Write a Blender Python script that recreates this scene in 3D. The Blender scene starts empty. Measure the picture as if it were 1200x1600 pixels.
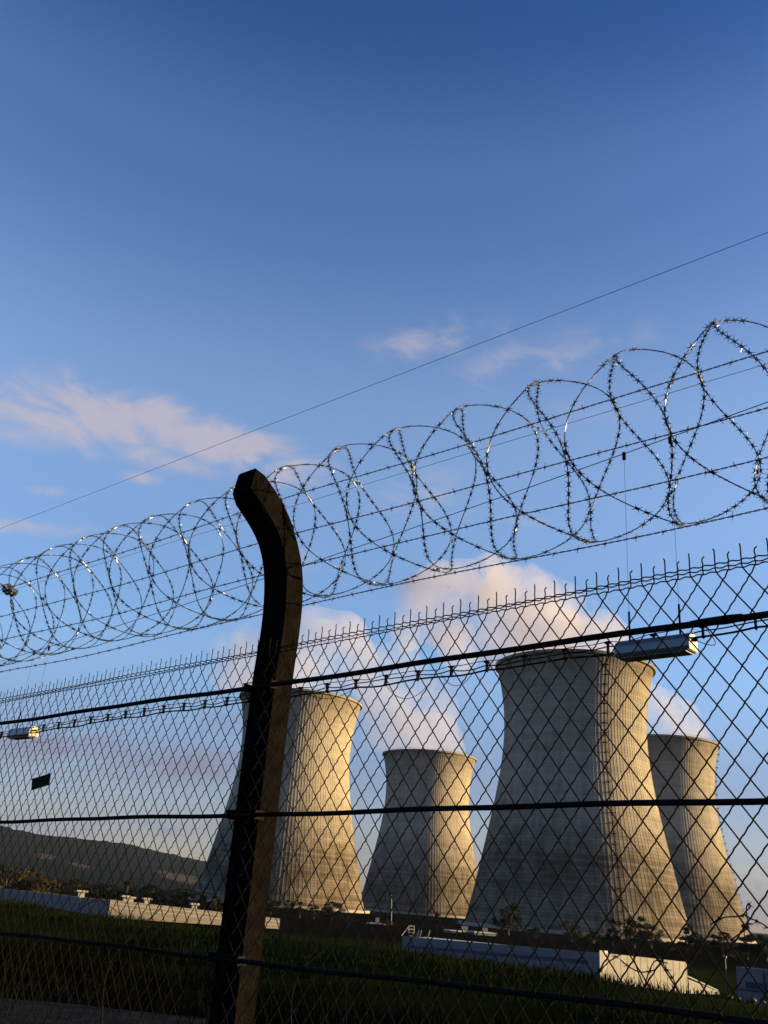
import bpy, bmesh, math, random
import numpy as np
from mathutils import Vector, Matrix, noise as mnoise
R_ = math.radians
SC = bpy.context.scene

# ------------------------------------------------------------------ camera
F_PX = 1445.0
PITCH, ROLL, EYE = R_(22.85), R_(4.527), 1.65
cf = np.array([0, math.cos(PITCH), math.sin(PITCH)])
r0 = np.array([1.0, 0, 0]); u0 = np.cross(r0, cf)
cr = math.cos(ROLL)*r0 + math.sin(ROLL)*u0
cu = -math.sin(ROLL)*r0 + math.cos(ROLL)*u0
cam_d = bpy.data.cameras.new('camera'); cam = bpy.data.objects.new('camera', cam_d)
SC.collection.objects.link(cam); SC.camera = cam
cam_d.sensor_fit = 'VERTICAL'; cam_d.sensor_height = 32.0; cam_d.lens = F_PX/1600*32.0
cam_d.clip_start = 0.05; cam_d.clip_end = 40000
cam.matrix_world = Matrix(((cr[0], cu[0], -cf[0], 0), (cr[1], cu[1], -cf[1], 0), (cr[2], cu[2], -cf[2], EYE), (0, 0, 0, 1)))

# ------------------------------------------------------------------ sun, sky, exposure
SUN_AZ, SUN_EL = R_(88.5), R_(9)
sun_dir = Vector((math.sin(SUN_AZ)*math.cos(SUN_EL), math.cos(SUN_AZ)*math.cos(SUN_EL), math.sin(SUN_EL)))
sd = bpy.data.lights.new('sun', 'SUN'); sd.energy = 5.0; sd.angle = R_(0.5); sd.color = (1.0, 0.72, 0.32)
so = bpy.data.objects.new('sun', sd); SC.collection.objects.link(so)
so.rotation_euler = sun_dir.to_track_quat('Z', 'Y').to_euler(); so.location = (60, -20, 40)
SC.view_settings.view_transform = 'Standard'; SC.view_settings.look = 'None'
EXPO = 1.6; SC.view_settings.exposure = EXPO; SC.view_settings.gamma = 1.0; SC.view_settings.use_curve_mapping = False
SC.cycles.volume_bounces = 3; SC.cycles.max_bounces = 8
SC.cycles.volume_step_rate = 1.0; SC.cycles.volume_max_steps = 256

def ray(px, py):                       # direction of a picture point (1200 x 1600 picture)
    d = (px-600)*cr - (py-800)*cu + F_PX*cf
    return d/np.linalg.norm(d)

W = bpy.data.worlds.new('World'); SC.world = W; W.use_nodes = True
nt = W.node_tree; N = nt.nodes; L = nt.links
for n in list(N): N.remove(n)
def nd(tree, kind, **kw):
    n = tree.nodes.new(kind)
    for k, v in kw.items():
        if k.startswith('i_'):
            key = k[2:]; key = int(key) if key.isdigit() else key.replace('_', ' ')
            n.inputs[key].default_value = v
        else: setattr(n, k, v)
    return n
def mth(tree, op, a, b=None, c=None, clamp=False):
    n = tree.nodes.new('ShaderNodeMath'); n.operation = op; n.use_clamp = clamp
    for i, v in enumerate((a, b, c)):
        if v is None: continue
        if isinstance(v, (int, float)): n.inputs[i].default_value = v
        else: tree.links.new(v, n.inputs[i])
    return n.outputs[0]
sky = nd(nt, 'ShaderNodeTexSky', sky_type='NISHITA', sun_disc=False, sun_elevation=SUN_EL, sun_rotation=SUN_AZ,
         altitude=200, air_density=1.0, dust_density=0.6, ozone_density=2.0)
SKY_STR = 0.05; CK = SKY_STR*2**EXPO
tc = nd(nt, 'ShaderNodeTexCoord')
DIR = tc.outputs['Generated']
def vdot(v):
    n = nd(nt, 'ShaderNodeVectorMath', operation='DOT_PRODUCT'); L.new(DIR, n.inputs[0]); n.inputs[1].default_value = v
    return n.outputs['Value']
noi = nd(nt, 'ShaderNodeTexNoise', i_Scale=11.0, i_Detail=10.0, i_Roughness=0.62, i_Distortion=0.9)
mp = nd(nt, 'ShaderNodeMapping'); mp.inputs['Scale'].default_value = (1.0, 1.0, 2.2)
L.new(DIR, mp.inputs[0]); L.new(mp.outputs[0], noi.inputs['Vector'])
fine = noi.outputs['Fac']
def cloud_layer(blobs, lo, hi):
    tot = None
    for (px, py, sx, sy, rot, amp) in blobs:
        c = ray(px, py); a = R_(rot)
        ux = cr*math.cos(a) - cu*math.sin(a); uy = cr*math.sin(a) + cu*math.cos(a)
        k = F_PX/sx; k2 = F_PX/sy
        g1 = mth(nt, 'SUBTRACT', vdot(tuple(ux*k)), float(ux@c)*k)
        g2 = mth(nt, 'SUBTRACT', vdot(tuple(uy*k2)), float(uy@c)*k2)
        s = mth(nt, 'ADD', mth(nt, 'MULTIPLY', g1, g1), mth(nt, 'MULTIPLY', g2, g2))
        e = mth(nt, 'MULTIPLY', mth(nt, 'EXPONENT', mth(nt, 'MULTIPLY', s, -1.0)), amp)
        front = mth(nt, 'GREATER_THAN', vdot(tuple(c)), 0.3)
        e = mth(nt, 'MULTIPLY', e, front)
        tot = e if tot is None else mth(nt, 'MAXIMUM', tot, e)
    m = nd(nt, 'ShaderNodeMapRange', interpolation_type='SMOOTHSTEP'); m.inputs['From Min'].default_value = lo; m.inputs['From Max'].default_value = hi
    L.new(mth(nt, 'MULTIPLY', tot, mth(nt, 'ADD', mth(nt, 'MULTIPLY', fine, 2.9), -.62)), m.inputs['Value'])
    return m.outputs[0]
warm = cloud_layer([(95, 635, 160, 60, 8, 1.0), (20, 605, 110, 42, 5, .9), (250, 655, 70, 42, 20, .9), (365, 700, 170, 40, 14, 1.0), (430, 740, 110, 34, 12, .7), (250, 715, 200, 30, 8, .5),
                    (60, 825, 170, 22, 6, .7), (95, 770, 60, 12, 5, .55), (215, 745, 45, 14, 10, .55), (680, 525, 170, 50, -8, .47), (850, 560, 210, 62, -12, .47), (900, 640, 160, 40, 0, .4),
                    (660, 770, 200, 70, 0, .42), (820, 812, 60, 18, 5, .55), (430, 870, 120, 40, 0, .45), (700, 1080, 140, 60, 0, .45)], .2, .82)
low = cloud_layer([(60, 1170, 260, 26, 4, .9), (290, 1195, 200, 34, 4, .95), (330, 1130, 90, 26, 0, .7), (180, 1290, 380, 30, 5, .7), (1120, 1400, 200, 60, 4, .8),
                   (560, 1330, 200, 60, 4, .6), (1130, 1240, 120, 22, 0, .35)], .2, 1.1)
SKYC = sky.outputs[0]
# the lower air over the plain is a little thicker and greyer: part of the sky's own colour by elevation
tint = nd(nt, 'ShaderNodeMix', data_type='RGBA', blend_type='MULTIPLY'); tint.inputs['Factor'].default_value = 1.0
L.new(SKYC, tint.inputs['A'])
sepd = nd(nt, 'ShaderNodeSeparateXYZ'); L.new(DIR, sepd.inputs[0])
gr = nd(nt, 'ShaderNodeValToRGB'); gr.color_ramp.interpolation = 'EASE'
for i, (el, c) in enumerate([(0, (.74, .66, .96)), (6, (.88, .82, 1.14)), (15, (1.42, 1.52, 1.88)), (28, (2.0, 1.9, 2.15)), (42, (1.05, 1.30, 1.82)), (52, (.40, .76, 1.36)), (90, (.38, .7, 1.3))]):
    e = gr.color_ramp.elements[i] if i < 2 else gr.color_ramp.elements.new(1.0)
    e.position = math.sin(R_(el)); e.color = (c[0]/2.2, c[1]/2.2, c[2]/2.2, 1)
L.new(sepd.outputs['Z'], gr.inputs[0])
gm = nd(nt, 'ShaderNodeVectorMath', operation='SCALE'); L.new(gr.outputs[0], gm.inputs[0]); gm.inputs['Scale'].default_value = 2.2
L.new(gm.outputs[0], tint.inputs['B'])
def mixc(fac, a, col, amt):
    m = nd(nt, 'ShaderNodeMix', data_type='RGBA')
    L.new(mth(nt, 'MULTIPLY', fac, amt, clamp=True), m.inputs['Factor']); L.new(a, m.inputs['A'])
    m.inputs['B'].default_value = (col[0]/CK, col[1]/CK, col[2]/CK, 1)
    return m.outputs['Result']
c1 = mixc(warm, tint.outputs['Result'], (.54, .49, .56), .8)
c2 = mixc(low, c1, (.25, .25, .36), .85)
bg = nd(nt, 'ShaderNodeBackground'); bg.inputs['Strength'].default_value = SKY_STR
L.new(c2, bg.inputs['Color'])
wo = nd(nt, 'ShaderNodeOutputWorld'); L.new(bg.outputs[0], wo.inputs[0])

# ------------------------------------------------------------------ fence frame: s along the fence, n towards the photographer, z up
FT = np.array([0.7313537, -0.6819984, 0.0]); FN = np.array([-0.6819984, -0.7313537, 0.0]); FD = 2.292
def FP(s, n, z):                       # z above the ground at the photographer's feet
    return FT*s + FN*(n-FD) + np.array([0, 0, z])
def FPa(s, n, z):
    s, n, z = np.broadcast_arrays(np.asarray(s, float), np.asarray(n, float), np.asarray(z, float))
    return s[..., None]*FT + (n-FD)[..., None]*FN + z[..., None]*np.array([0, 0, 1.0])
def on_plane(px, py, n):               # picture point -> (s, z) on the vertical plane n
    d = ray(px, py); k = (FD-n)/-(d@FN); X = d*k
    return float(X@FT), float(X[2])+EYE
def at(px, py, dist):                  # picture point -> world point at horizontal distance dist
    d = ray(px, py); k = dist/math.hypot(d[0], d[1]); X = d*k
    return np.array([X[0], X[1], X[2]+EYE])
PLAIN = -5.02

# ------------------------------------------------------------------ helpers: meshes and objects
class MB:
    def __init__(s): s.v = []; s.f = []; s.n = 0
    def add(s, v, f):
        v = np.asarray(v, float).reshape(-1, 3); s.v.append(v)
        for q in f: s.f.append(np.asarray(q)+s.n)
        s.n += len(v)
    def addq(s, v, f):                  # f: (m,k) array
        v = np.asarray(v, float).reshape(-1, 3); s.v.append(v); s.f.append(np.asarray(f)+s.n); s.n += len(v)
    def tube(s, P, r, k=6, cap=True, ref=(0, 0, 1), closed=False):
        P = np.asarray(P, float); m = len(P)
        if closed: T = np.roll(P, -1, 0)-np.roll(P, 1, 0)
        else: T = np.gradient(P, axis=0)
        T /= np.maximum(np.linalg.norm(T, axis=1)[:, None], 1e-9)
        ref = np.asarray(ref, float)
        if abs((T@ref)).mean() > .9: ref = np.array([1.0, 0.13, 0])
        A = np.cross(T, ref); A /= np.maximum(np.linalg.norm(A, axis=1)[:, None], 1e-9); B = np.cross(T, A)
        rr = np.broadcast_to(np.asarray(r, float), (m,))
        th = np.arange(k)*2*np.pi/k
        V = P[:, None]+rr[:, None, None]*(np.cos(th)[None, :, None]*A[:, None]+np.sin(th)[None, :, None]*B[:, None])
        i = np.arange(m if closed else m-1); j = np.arange(k)
        a = (i[:, None]*k+j[None]); b = (i[:, None]*k+(j[None]+1) % k); nx = ((i+1) % m)[:, None]*k
        q = np.stack([a, b, nx+(j[None]+1) % k, nx+j[None]], -1).reshape(-1, 4)
        s.addq(V, q)
        if cap and not closed:
            base = s.n-m*k
            s.f.append(np.arange(k)[::-1][None]+base); s.f.append(np.arange(k)[None]+base+(m-1)*k)
    def box(s, o, ex, ey, ez):          # corner o and three edge vectors
        o, ex, ey, ez = [np.asarray(t, float) for t in (o, ex, ey, ez)]
        V = [o, o+ex, o+ex+ey, o+ey, o+ez, o+ex+ez, o+ex+ey+ez, o+ey+ez]
        s.addq(V, [(0, 3, 2, 1), (4, 5, 6, 7), (0, 1, 5, 4), (1, 2, 6, 5), (2, 3, 7, 6), (3, 0, 4, 7)])
    def prism(s, poly, z0, z1):         # poly [(x,y)], z0, z1 scalars or per vertex
        m = len(poly); z0 = np.broadcast_to(z0, (m,)); z1 = np.broadcast_to(z1, (m,))
        V = [(p[0], p[1], z) for p, z in zip(poly, z0)]+[(p[0], p[1], z) for p, z in zip(poly, z1)]
        s.add(V, [list(range(m))[::-1], list(range(m, 2*m))]+[[i, (i+1) % m, m+(i+1) % m, m+i] for i in range(m)])
    def build(s, name, mat, parent=None, smooth=False, loc=None, fixn=False):
        V = np.concatenate(s.v); org = np.zeros(3)
        if parent is not None: org = np.array(parent['_o']) if '_o' in parent else np.zeros(3)
        elif loc is not None: org = np.asarray(loc, float)
        V = V-org
        faces = []
        for f in s.f:
            if f.ndim == 1: faces.append(f.tolist())
            else: faces.extend(f.tolist())
        me = bpy.data.meshes.new(name); me.from_pydata(V.tolist(), [], faces); me.update()
        if fixn:
            b = bmesh.new(); b.from_mesh(me); bmesh.ops.recalc_face_normals(b, faces=b.faces); b.to_mesh(me); b.free()
        if smooth: me.polygons.foreach_set('use_smooth', [True]*len(me.polygons))
        if mat is not None: me.materials.append(mat)
        o = bpy.data.objects.new(name, me); SC.collection.objects.link(o)
        if parent is not None: o.parent = parent; o['_o'] = tuple(org)
        else: o.location = org; o['_o'] = tuple(org)
        return o
def tag(o, label=None, cat=None, group=None, kind=None):
    if label: o['label'] = label
    if cat: o['category'] = cat
    if group: o['group'] = group
    if kind: o['kind'] = kind
    return o
def thing(name, loc, label, cat, group=None):
    o = bpy.data.objects.new(name, None); SC.collection.objects.link(o); o.empty_display_size = .3
    o.location = tuple(float(t) for t in loc); o['_o'] = tuple(float(t) for t in loc)
    return tag(o, label, cat, group)
def copy_tree(o, parent=None):
    c = o.copy(); SC.collection.objects.link(c); c.parent = parent
    for ch in o.children: copy_tree(ch, c)
    return c

# ------------------------------------------------------------------ materials
def mat(name, col, rough=.8, metal=0.0, var=.25, scale=4.0, bump=0.0, col2=None, spec=.3, stretch=(1, 1, 1), detail=6, coat=0.0, seed=0):
    m = bpy.data.materials.new(name); m.use_nodes = True; t = m.node_tree
    b = t.nodes['Principled BSDF']; b.inputs['Roughness'].default_value = rough; b.inputs['Metallic'].default_value = metal
    b.inputs['Specular IOR Level'].default_value = spec
    co = t.nodes.new('ShaderNodeTexCoord'); mpn = t.nodes.new('ShaderNodeMapping'); mpn.inputs['Scale'].default_value = stretch
    mpn.inputs['Location'].default_value = (seed*3.1, seed*1.7, 0)
    t.links.new(co.outputs['Object'], mpn.inputs[0])
    n1 = t.nodes.new('ShaderNodeTexNoise'); n1.inputs['Scale'].default_value = scale; n1.inputs['Detail'].default_value = detail; n1.inputs['Roughness'].default_value = .62
    t.links.new(mpn.outputs[0], n1.inputs['Vector'])
    cr_ = t.nodes.new('ShaderNodeValToRGB'); c2 = col2 or tuple(c*(1-var) for c in col)
    cr_.color_ramp.elements[0].position = .32; cr_.color_ramp.elements[1].position = .68
    cr_.color_ramp.elements[0].color = (*c2, 1); cr_.color_ramp.elements[1].color = (*(min(1, c*(1+var*.5)) for c in col), 1)
    t.links.new(n1.outputs['Fac'], cr_.inputs[0]); t.links.new(cr_.outputs[0], b.inputs['Base Color'])
    if bump:
        bp = t.nodes.new('ShaderNodeBump'); bp.inputs['Strength'].default_value = min(1, bump); bp.inputs['Distance'].default_value = .02
        n2 = t.nodes.new('ShaderNodeTexNoise'); n2.inputs['Scale'].default_value = scale*6; n2.inputs['Detail'].default_value = 5
        t.links.new(mpn.outputs[0], n2.inputs['Vector']); t.links.new(n2.outputs['Fac'], bp.inputs['Height']); t.links.new(bp.outputs[0], b.inputs['Normal'])
    return m
M = {}
M['galv'] = mat('galvanised_steel', (.035, .034, .036), .5, .4, .35, 30, spec=.5)
M['razor'] = mat('razor_steel', (.07, .07, .075), .3, .75, .4, 40, spec=.5)
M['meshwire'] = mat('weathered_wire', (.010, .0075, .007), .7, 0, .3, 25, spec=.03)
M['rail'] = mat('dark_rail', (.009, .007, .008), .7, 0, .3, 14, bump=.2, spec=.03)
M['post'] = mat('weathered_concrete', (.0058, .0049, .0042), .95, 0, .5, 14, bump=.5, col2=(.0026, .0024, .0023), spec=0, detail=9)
M['cable'] = mat('black_cable', (.005, .005, .006), .7, 0, .2, 10, spec=0)
M['lampshell'] = mat('lamp_grey', (.10, .11, .13), .35, .5, .12, 5, spec=.5)
M['lampcap'] = mat('lamp_cap', (.34, .30, .23), .5, 0, .15, 12)
M['lampglass'] = mat('lamp_glass', (.006, .006, .008), .4, 0, .1, 8, spec=.5)
M['black'] = mat('black_plate', (.003, .003, .0035), .7, 0, .2, 20, spec=.05)
M['plastic'] = mat('clear_scrap', (.09, .12, .12), .35, 0, .4, 40, spec=.6)
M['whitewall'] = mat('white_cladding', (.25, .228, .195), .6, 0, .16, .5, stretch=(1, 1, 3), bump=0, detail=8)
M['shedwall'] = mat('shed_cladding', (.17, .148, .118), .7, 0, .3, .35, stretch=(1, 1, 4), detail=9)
M['greyshadewall'] = mat('grey_shade_cladding', (.10, .105, .115), .6, 0, .12, .6, stretch=(1, 1, 3))  # grey cladding, also white walls in shade with the shade in the colour
M['darkstripe'] = mat('dark_blue_stripe', (.03, .03, .06), .6, 0, .15, 3)
M['roof'] = mat('roof_grey', (.33, .34, .36), .7, 0, .15, .8)
M['darkroof'] = mat('roof_dark', (.07, .07, .075), .85, 0, .25, 1)
M['whitemetal'] = mat('white_metal', (.27, .25, .215), .5, 0, .1, 2)
M['window'] = mat('dark_window', (.03, .035, .04), .15, 0, .2, 2, spec=.6)
M['bark'] = mat('bark', (.06, .045, .035), .95, 0, .4, 6, bump=.5)
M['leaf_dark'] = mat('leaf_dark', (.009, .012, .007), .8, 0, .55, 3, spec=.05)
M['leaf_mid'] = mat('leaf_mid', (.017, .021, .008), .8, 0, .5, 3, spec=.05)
M['leaf_warm'] = mat('leaf_warm', (.045, .036, .010), .8, 0, .45, 3, spec=.05)  # yellowish leaves; on the golden lit trees the sunlight is in the colour
M['grass'] = mat('grass_blades', (.0075, .0115, .003), .8, 0, .6, .25, col2=(.003, .005, .0015), spec=0)
M['drygrass'] = mat('rough_weeds', (.003, .0038, .0028), .9, 0, .6, .8, spec=0)
M['stem'] = mat('dry_stems', (.016, .0155, .016), .9, 0, .5, 9, spec=0)
M['gravel'] = mat('gravel', (.013, .016, .020), .95, 0, .5, 3, bump=1.0, detail=10, spec=0)
M['stone'] = mat('pale_stone', (.07, .06, .055), .8, 0, .2, 8)

def tower_material():
    m = bpy.data.materials.new('tower_concrete'); m.use_nodes = True; t = m.node_tree; b = t.nodes['Principled BSDF']
    b.inputs['Roughness'].default_value = .92; b.inputs['Specular IOR Level'].default_value = .15
    co = t.nodes.new('ShaderNodeTexCoord'); O = co.outputs['Object']
    sep = t.nodes.new('ShaderNodeSeparateXYZ'); t.links.new(O, sep.inputs[0])
    z = sep.outputs['Z']
    def noise(scale, st, detail=6, rough=.6):
        mp_ = t.nodes.new('ShaderNodeMapping'); mp_.inputs['Scale'].default_value = st; t.links.new(O, mp_.inputs[0])
        n = t.nodes.new('ShaderNodeTexNoise'); n.inputs['Scale'].default_value = scale; n.inputs['Detail'].default_value = detail; n.inputs['Roughness'].default_value = rough
        t.links.new(mp_.outputs[0], n.inputs['Vector']); return n.outputs['Fac']
    lift = mth(t, 'FRACT', mth(t, 'DIVIDE', z, 1.55))
    seam = mth(t, 'LESS_THAN', lift, .13)                                # formwork lift joints
    liftid = mth(t, 'FLOOR', mth(t, 'DIVIDE', z, 1.55))
    wn = t.nodes.new('ShaderNodeTexWhiteNoise'); wn.noise_dimensions = '1D'; t.links.new(liftid, wn.inputs['W'])
    broad = noise(.02, (1, 1, 2.5)); streak = noise(.35, (1, 1, .06), 5); blot = noise(.10, (1, 1, 1.6), 8)
    v = mth(t, 'ADD', mth(t, 'MULTIPLY', broad, .5), mth(t, 'MULTIPLY', streak, .47))
    v = mth(t, 'ADD', v, mth(t, 'MULTIPLY', blot, .35))
    v = mth(t, 'ADD', v, mth(t, 'MULTIPLY', wn.outputs['Value'], .10))
    v = mth(t, 'SUBTRACT', v, mth(t, 'MULTIPLY', seam, .13))
    rim = t.nodes.new('ShaderNodeMapRange'); rim.inputs['From Min'].default_value = 112; rim.inputs['From Max'].default_value = 127
    t.links.new(mth(t, 'ADD', z, mth(t, 'MULTIPLY', streak, 12)), rim.inputs['Value'])   # weathering stains running down from the rim
    v = mth(t, 'SUBTRACT', v, mth(t, 'MULTIPLY', rim.outputs[0], .2))
    lowtone = t.nodes.new('ShaderNodeMapRange'); lowtone.inputs['From Min'].default_value = 72; lowtone.inputs['From Max'].default_value = 34   # darker tone in the lower third, with a blotchy edge
    t.links.new(mth(t, 'ADD', z, mth(t, 'MULTIPLY', blot, 16)), lowtone.inputs['Value'])
    v = mth(t, 'SUBTRACT', v, mth(t, 'MULTIPLY', lowtone.outputs[0], .36))
    rp = t.nodes.new('ShaderNodeValToRGB'); rp.color_ramp.elements[0].position = .25; rp.color_ramp.elements[1].position = .78
    rp.color_ramp.elements[0].color = (.050, .037, .026, 1); rp.color_ramp.elements[1].color = (.285, .245, .190, 1)
    t.links.new(v, rp.inputs[0]); t.links.new(rp.outputs[0], b.inputs['Base Color'])
    return m
M['tower'] = tower_material()
M['basin'] = mat('basin_concrete', (.22, .19, .17), .9, 0, .15, .3)

def ground_material():
    m = bpy.data.materials.new('ground_soil_grass'); m.use_nodes = True; t = m.node_tree; b = t.nodes['Principled BSDF']
    b.inputs['Roughness'].default_value = .95; b.inputs['Specular IOR Level'].default_value = 0
    g = t.nodes.new('ShaderNodeNewGeometry')
    n = t.nodes.new('ShaderNodeTexNoise'); n.inputs['Scale'].default_value = .22; n.inputs['Detail'].default_value = 9; t.links.new(g.outputs['Position'], n.inputs['Vector'])
    n2 = t.nodes.new('ShaderNodeTexNoise'); n2.inputs['Scale'].default_value = .02; n2.inputs['Detail'].default_value = 4; t.links.new(g.outputs['Position'], n2.inputs['Vector'])
    rp = t.nodes.new('ShaderNodeValToRGB'); e = rp.color_ramp.elements; e[0].position = .3; e[1].position = .7
    e[0].color = (.005, .008, .0025, 1); e[1].color = (.013, .019, .005, 1); t.links.new(n.outputs['Fac'], rp.inputs[0])
    d = t.nodes.new('ShaderNodeVectorMath'); d.operation = 'LENGTH'; t.links.new(g.outputs['Position'], d.inputs[0])
    mr = t.nodes.new('ShaderNodeMapRange'); mr.inputs['From Min'].default_value = 200; mr.inputs['From Max'].default_value = 215
    t.links.new(mth(t, 'ADD', d.outputs['Value'], mth(t, 'MULTIPLY', n2.outputs['Fac'], 30)), mr.inputs['Value'])
    mx = t.nodes.new('ShaderNodeMix'); mx.data_type = 'RGBA'; t.links.new(mr.outputs[0], mx.inputs['Factor']); t.links.new(rp.outputs[0], mx.inputs['A'])
    mx.inputs['B'].default_value = (.0042, .0035, .003, 1)                    # bare dark soil and scrub inside the plant
    dn = t.nodes.new('ShaderNodeVectorMath'); dn.operation = 'DOT_PRODUCT'; dn.inputs[1].default_value = tuple(-FN); t.links.new(g.outputs['Position'], dn.inputs[0])
    m2 = t.nodes.new('ShaderNodeMapRange'); m2.inputs['From Min'].default_value = 13.5; m2.inputs['From Max'].default_value = 17.5
    t.links.new(mth(t, 'ADD', dn.outputs['Value'], mth(t, 'MULTIPLY', n.outputs['Fac'], 3)), m2.inputs['Value'])
    m3 = t.nodes.new('ShaderNodeMix'); m3.data_type = 'RGBA'; t.links.new(m2.outputs[0], m3.inputs['Factor']); t.links.new(mx.outputs['Result'], m3.inputs['B'])
    m3.inputs['A'].default_value = (.002, .0022, .002, 1)                   # near-black ground under the rough weeds near the fence
    t.links.new(m3.outputs['Result'], b.inputs['Base Color'])
    return m
M['ground'] = ground_material()

# ------------------------------------------------------------------ ground, path, hills
rng = np.random.default_rng(4)
def ground_z(x, y):
    din = -(x*FN[0]+y*FN[1])-FD
    s = x*FT[0]+y*FT[1]
    e = 19.5+1.2*np.sin(s*.11)+.7*np.sin(s*.31+1)
    t = np.clip((din-e)/26, 0, 1); t = t*t*(3-2*t)
    bumpy = .05*np.sin(s*.9)*np.sin(din*.7)+.09*np.sin(s*.23+din*.31)
    bumpy *= np.clip((din-4.5)/4, 0, 1)
    berm = .42*np.exp(-((din-e+.6)/3.2)**2)
    return t*PLAIN+bumpy*(1-t*.5)+berm
def make_ground():
    sv = np.concatenate([-np.geomspace(15000, 62, 26), np.linspace(-60, 60, 100), np.geomspace(62, 15000, 26)])
    nv = np.concatenate([-np.geomspace(9000, 12, 14), np.linspace(-10, 60, 110), np.geomspace(62, 15000, 34)])
    S_, D_ = np.meshgrid(sv, nv, indexing='ij')
    X = S_*FT[0]+(-D_-FD)*FN[0]; Y = S_*FT[1]+(-D_-FD)*FN[1]
    Z = ground_z(X, Y)
    mb = MB(); a, b = X.shape
    i, j = np.meshgrid(np.arange(a-1), np.arange(b-1), indexing='ij')
    q = np.stack([i*b+j, i*b+j+1, (i+1)*b+j+1, (i+1)*b+j], -1).reshape(-1, 4)
    mb.addq(np.stack([X, Y, Z], -1), q)
    o = mb.build('ground', M['ground'], smooth=True, fixn=True); tag(o, kind='structure'); return o
make_ground()
def path_edge(s): return np.clip(5.0+.9*(np.asarray(s)+14), 4.2, 7.4)+.25*np.sin(s*.8+1)+.12*np.sin(s*2.3)
# gravel service track just inside the fence
mb = MB(); sv = np.linspace(-70, 40, 140); rows = []
for k, w in enumerate(np.linspace(0, 1, 7)):
    lo = .5+.12*np.sin(sv*1.1); hi = path_edge(sv)
    rows.append(FPa(sv, -(lo+(hi-lo)*w), .012+.03*math.sin(w*math.pi)))
P = np.stack(rows, 0); a, b = P.shape[:2]; i, j = np.meshgrid(np.arange(a-1), np.arange(b-1), indexing='ij')
mb.addq(P, np.stack([i*b+j, i*b+j+1, (i+1)*b+j+1, (i+1)*b+j], -1).reshape(-1, 4))
tag(mb.build('path', M['gravel'], smooth=True, fixn=True), kind='structure')

def make_hills():
    ridge_px = [(-500, 1255), (-300, 1262), (-120, 1268), (0, 1288), (60, 1302), (130, 1309), (200, 1317), (250, 1329), (300, 1340), (340, 1349), (420, 1368), (520, 1385), (640, 1404), (760, 1420)]
    az, hh = [], []
    for px, py in ridge_px:
        d = ray(px, py); az.append(math.atan2(d[0], d[1])); hh.append(d[2]/math.hypot(d[0], d[1])*3300+EYE)
    azs = np.linspace(az[0], az[-1], 260); H = np.interp(azs, az, hh)
    rs = np.concatenate([np.linspace(1700, 3300, 46), np.linspace(3350, 4600, 16)])
    V = []
    for a_, h in zip(azs, H):
        for r in rs:
            t = min(1, max(0, (r-1700)/1600)); prof = t**1.5 if r <= 3300 else 1-.0003*(r-3300)
            zz = mnoise.fractal(Vector((a_*14, r*.0022, 3)), 1.0, 2.0, 6)
            small = mnoise.fractal(Vector((a_*130, r*.02, 7)), 1.0, 2.0, 4)
            z = PLAIN+(h-PLAIN)*prof*(1+.30*zz*(1-t)*2*t)+(small*5.0)*min(1, t*2)
            V.append((r*math.sin(a_), r*math.cos(a_), z-3))
    mb = MB(); a, b = len(azs), len(rs); i, j = np.meshgrid(np.arange(a-1), np.arange(b-1), indexing='ij')
    mb.addq(V, np.stack([i*b+j, i*b+j+1, (i+1)*b+j+1, (i+1)*b+j], -1).reshape(-1, 4))
    m = bpy.data.materials.new('hill_forest'); m.use_nodes = True; t = m.node_tree; bs = t.nodes['Principled BSDF']
    bs.inputs['Roughness'].default_value = 1; bs.inputs['Specular IOR Level'].default_value = 0
    g = t.nodes.new('ShaderNodeNewGeometry')
    n = t.nodes.new('ShaderNodeTexNoise'); n.inputs['Scale'].default_value = .012; n.inputs['Detail'].default_value = 9; n.inputs['Roughness'].default_value = .7
    t.links.new(g.outputs['Position'], n.inputs['Vector'])
    rp = t.nodes.new('ShaderNodeValToRGB'); e = rp.color_ramp.elements; e[0].position = .35; e[1].position = .68
    e[0].color = (.0015, .0025, .004, 1); e[1].color = (.006, .0075, .009, 1); t.links.new(n.outputs['Fac'], rp.inputs[0])
    cur = rp.outputs[0]
    # bare quarry faces and cleared slopes
    for (px, py, sx, sz, r) in [(72, 1338, 42, 8, 2650), (128, 1355, 34, 6, 2600), (283, 1372, 48, 10, 2520), (260, 1365, 30, 6, 2560)]:
        c = at(px, py, r); az_ = math.atan2(c[0], c[1]); tx = (math.cos(az_), -math.sin(az_), 0)
        dd = t.nodes.new('ShaderNodeVectorMath'); dd.operation = 'DOT_PRODUCT'; dd.inputs[1].default_value = tx; t.links.new(g.outputs['Position'], dd.inputs[0])
        sp = t.nodes.new('ShaderNodeSeparateXYZ'); t.links.new(g.outputs['Position'], sp.inputs[0])
        zc = c[2]
        u = mth(t, 'DIVIDE', mth(t, 'SUBTRACT', dd.outputs['Value'], float(np.dot(c, tx))), sx)
        w = mth(t, 'DIVIDE', mth(t, 'ADD', mth(t, 'SUBTRACT', sp.outputs['Z'], zc), mth(t, 'MULTIPLY', u, 5.0)), sz)
        q = mth(t, 'ADD', mth(t, 'MULTIPLY', u, u), mth(t, 'MULTIPLY', w, w))
        q = mth(t, 'ADD', q, mth(t, 'MULTIPLY', mth(t, 'SUBTRACT', n.outputs['Fac'], .5), 5.5))
        msk = mth(t, 'LESS_THAN', q, .8)
        mx = t.nodes.new('ShaderNodeMix'); mx.data_type = 'RGBA'; t.links.new(msk, mx.inputs['Factor']); t.links.new(cur, mx.inputs['A'])
        mx.inputs['B'].default_value = (.055, .042, .036, 1); cur = mx.outputs['Result']
    t.links.new(cur, bs.inputs['Base Color'])
    tag(mb.build('hills', m, smooth=True, fixn=True), kind='structure')
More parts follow.
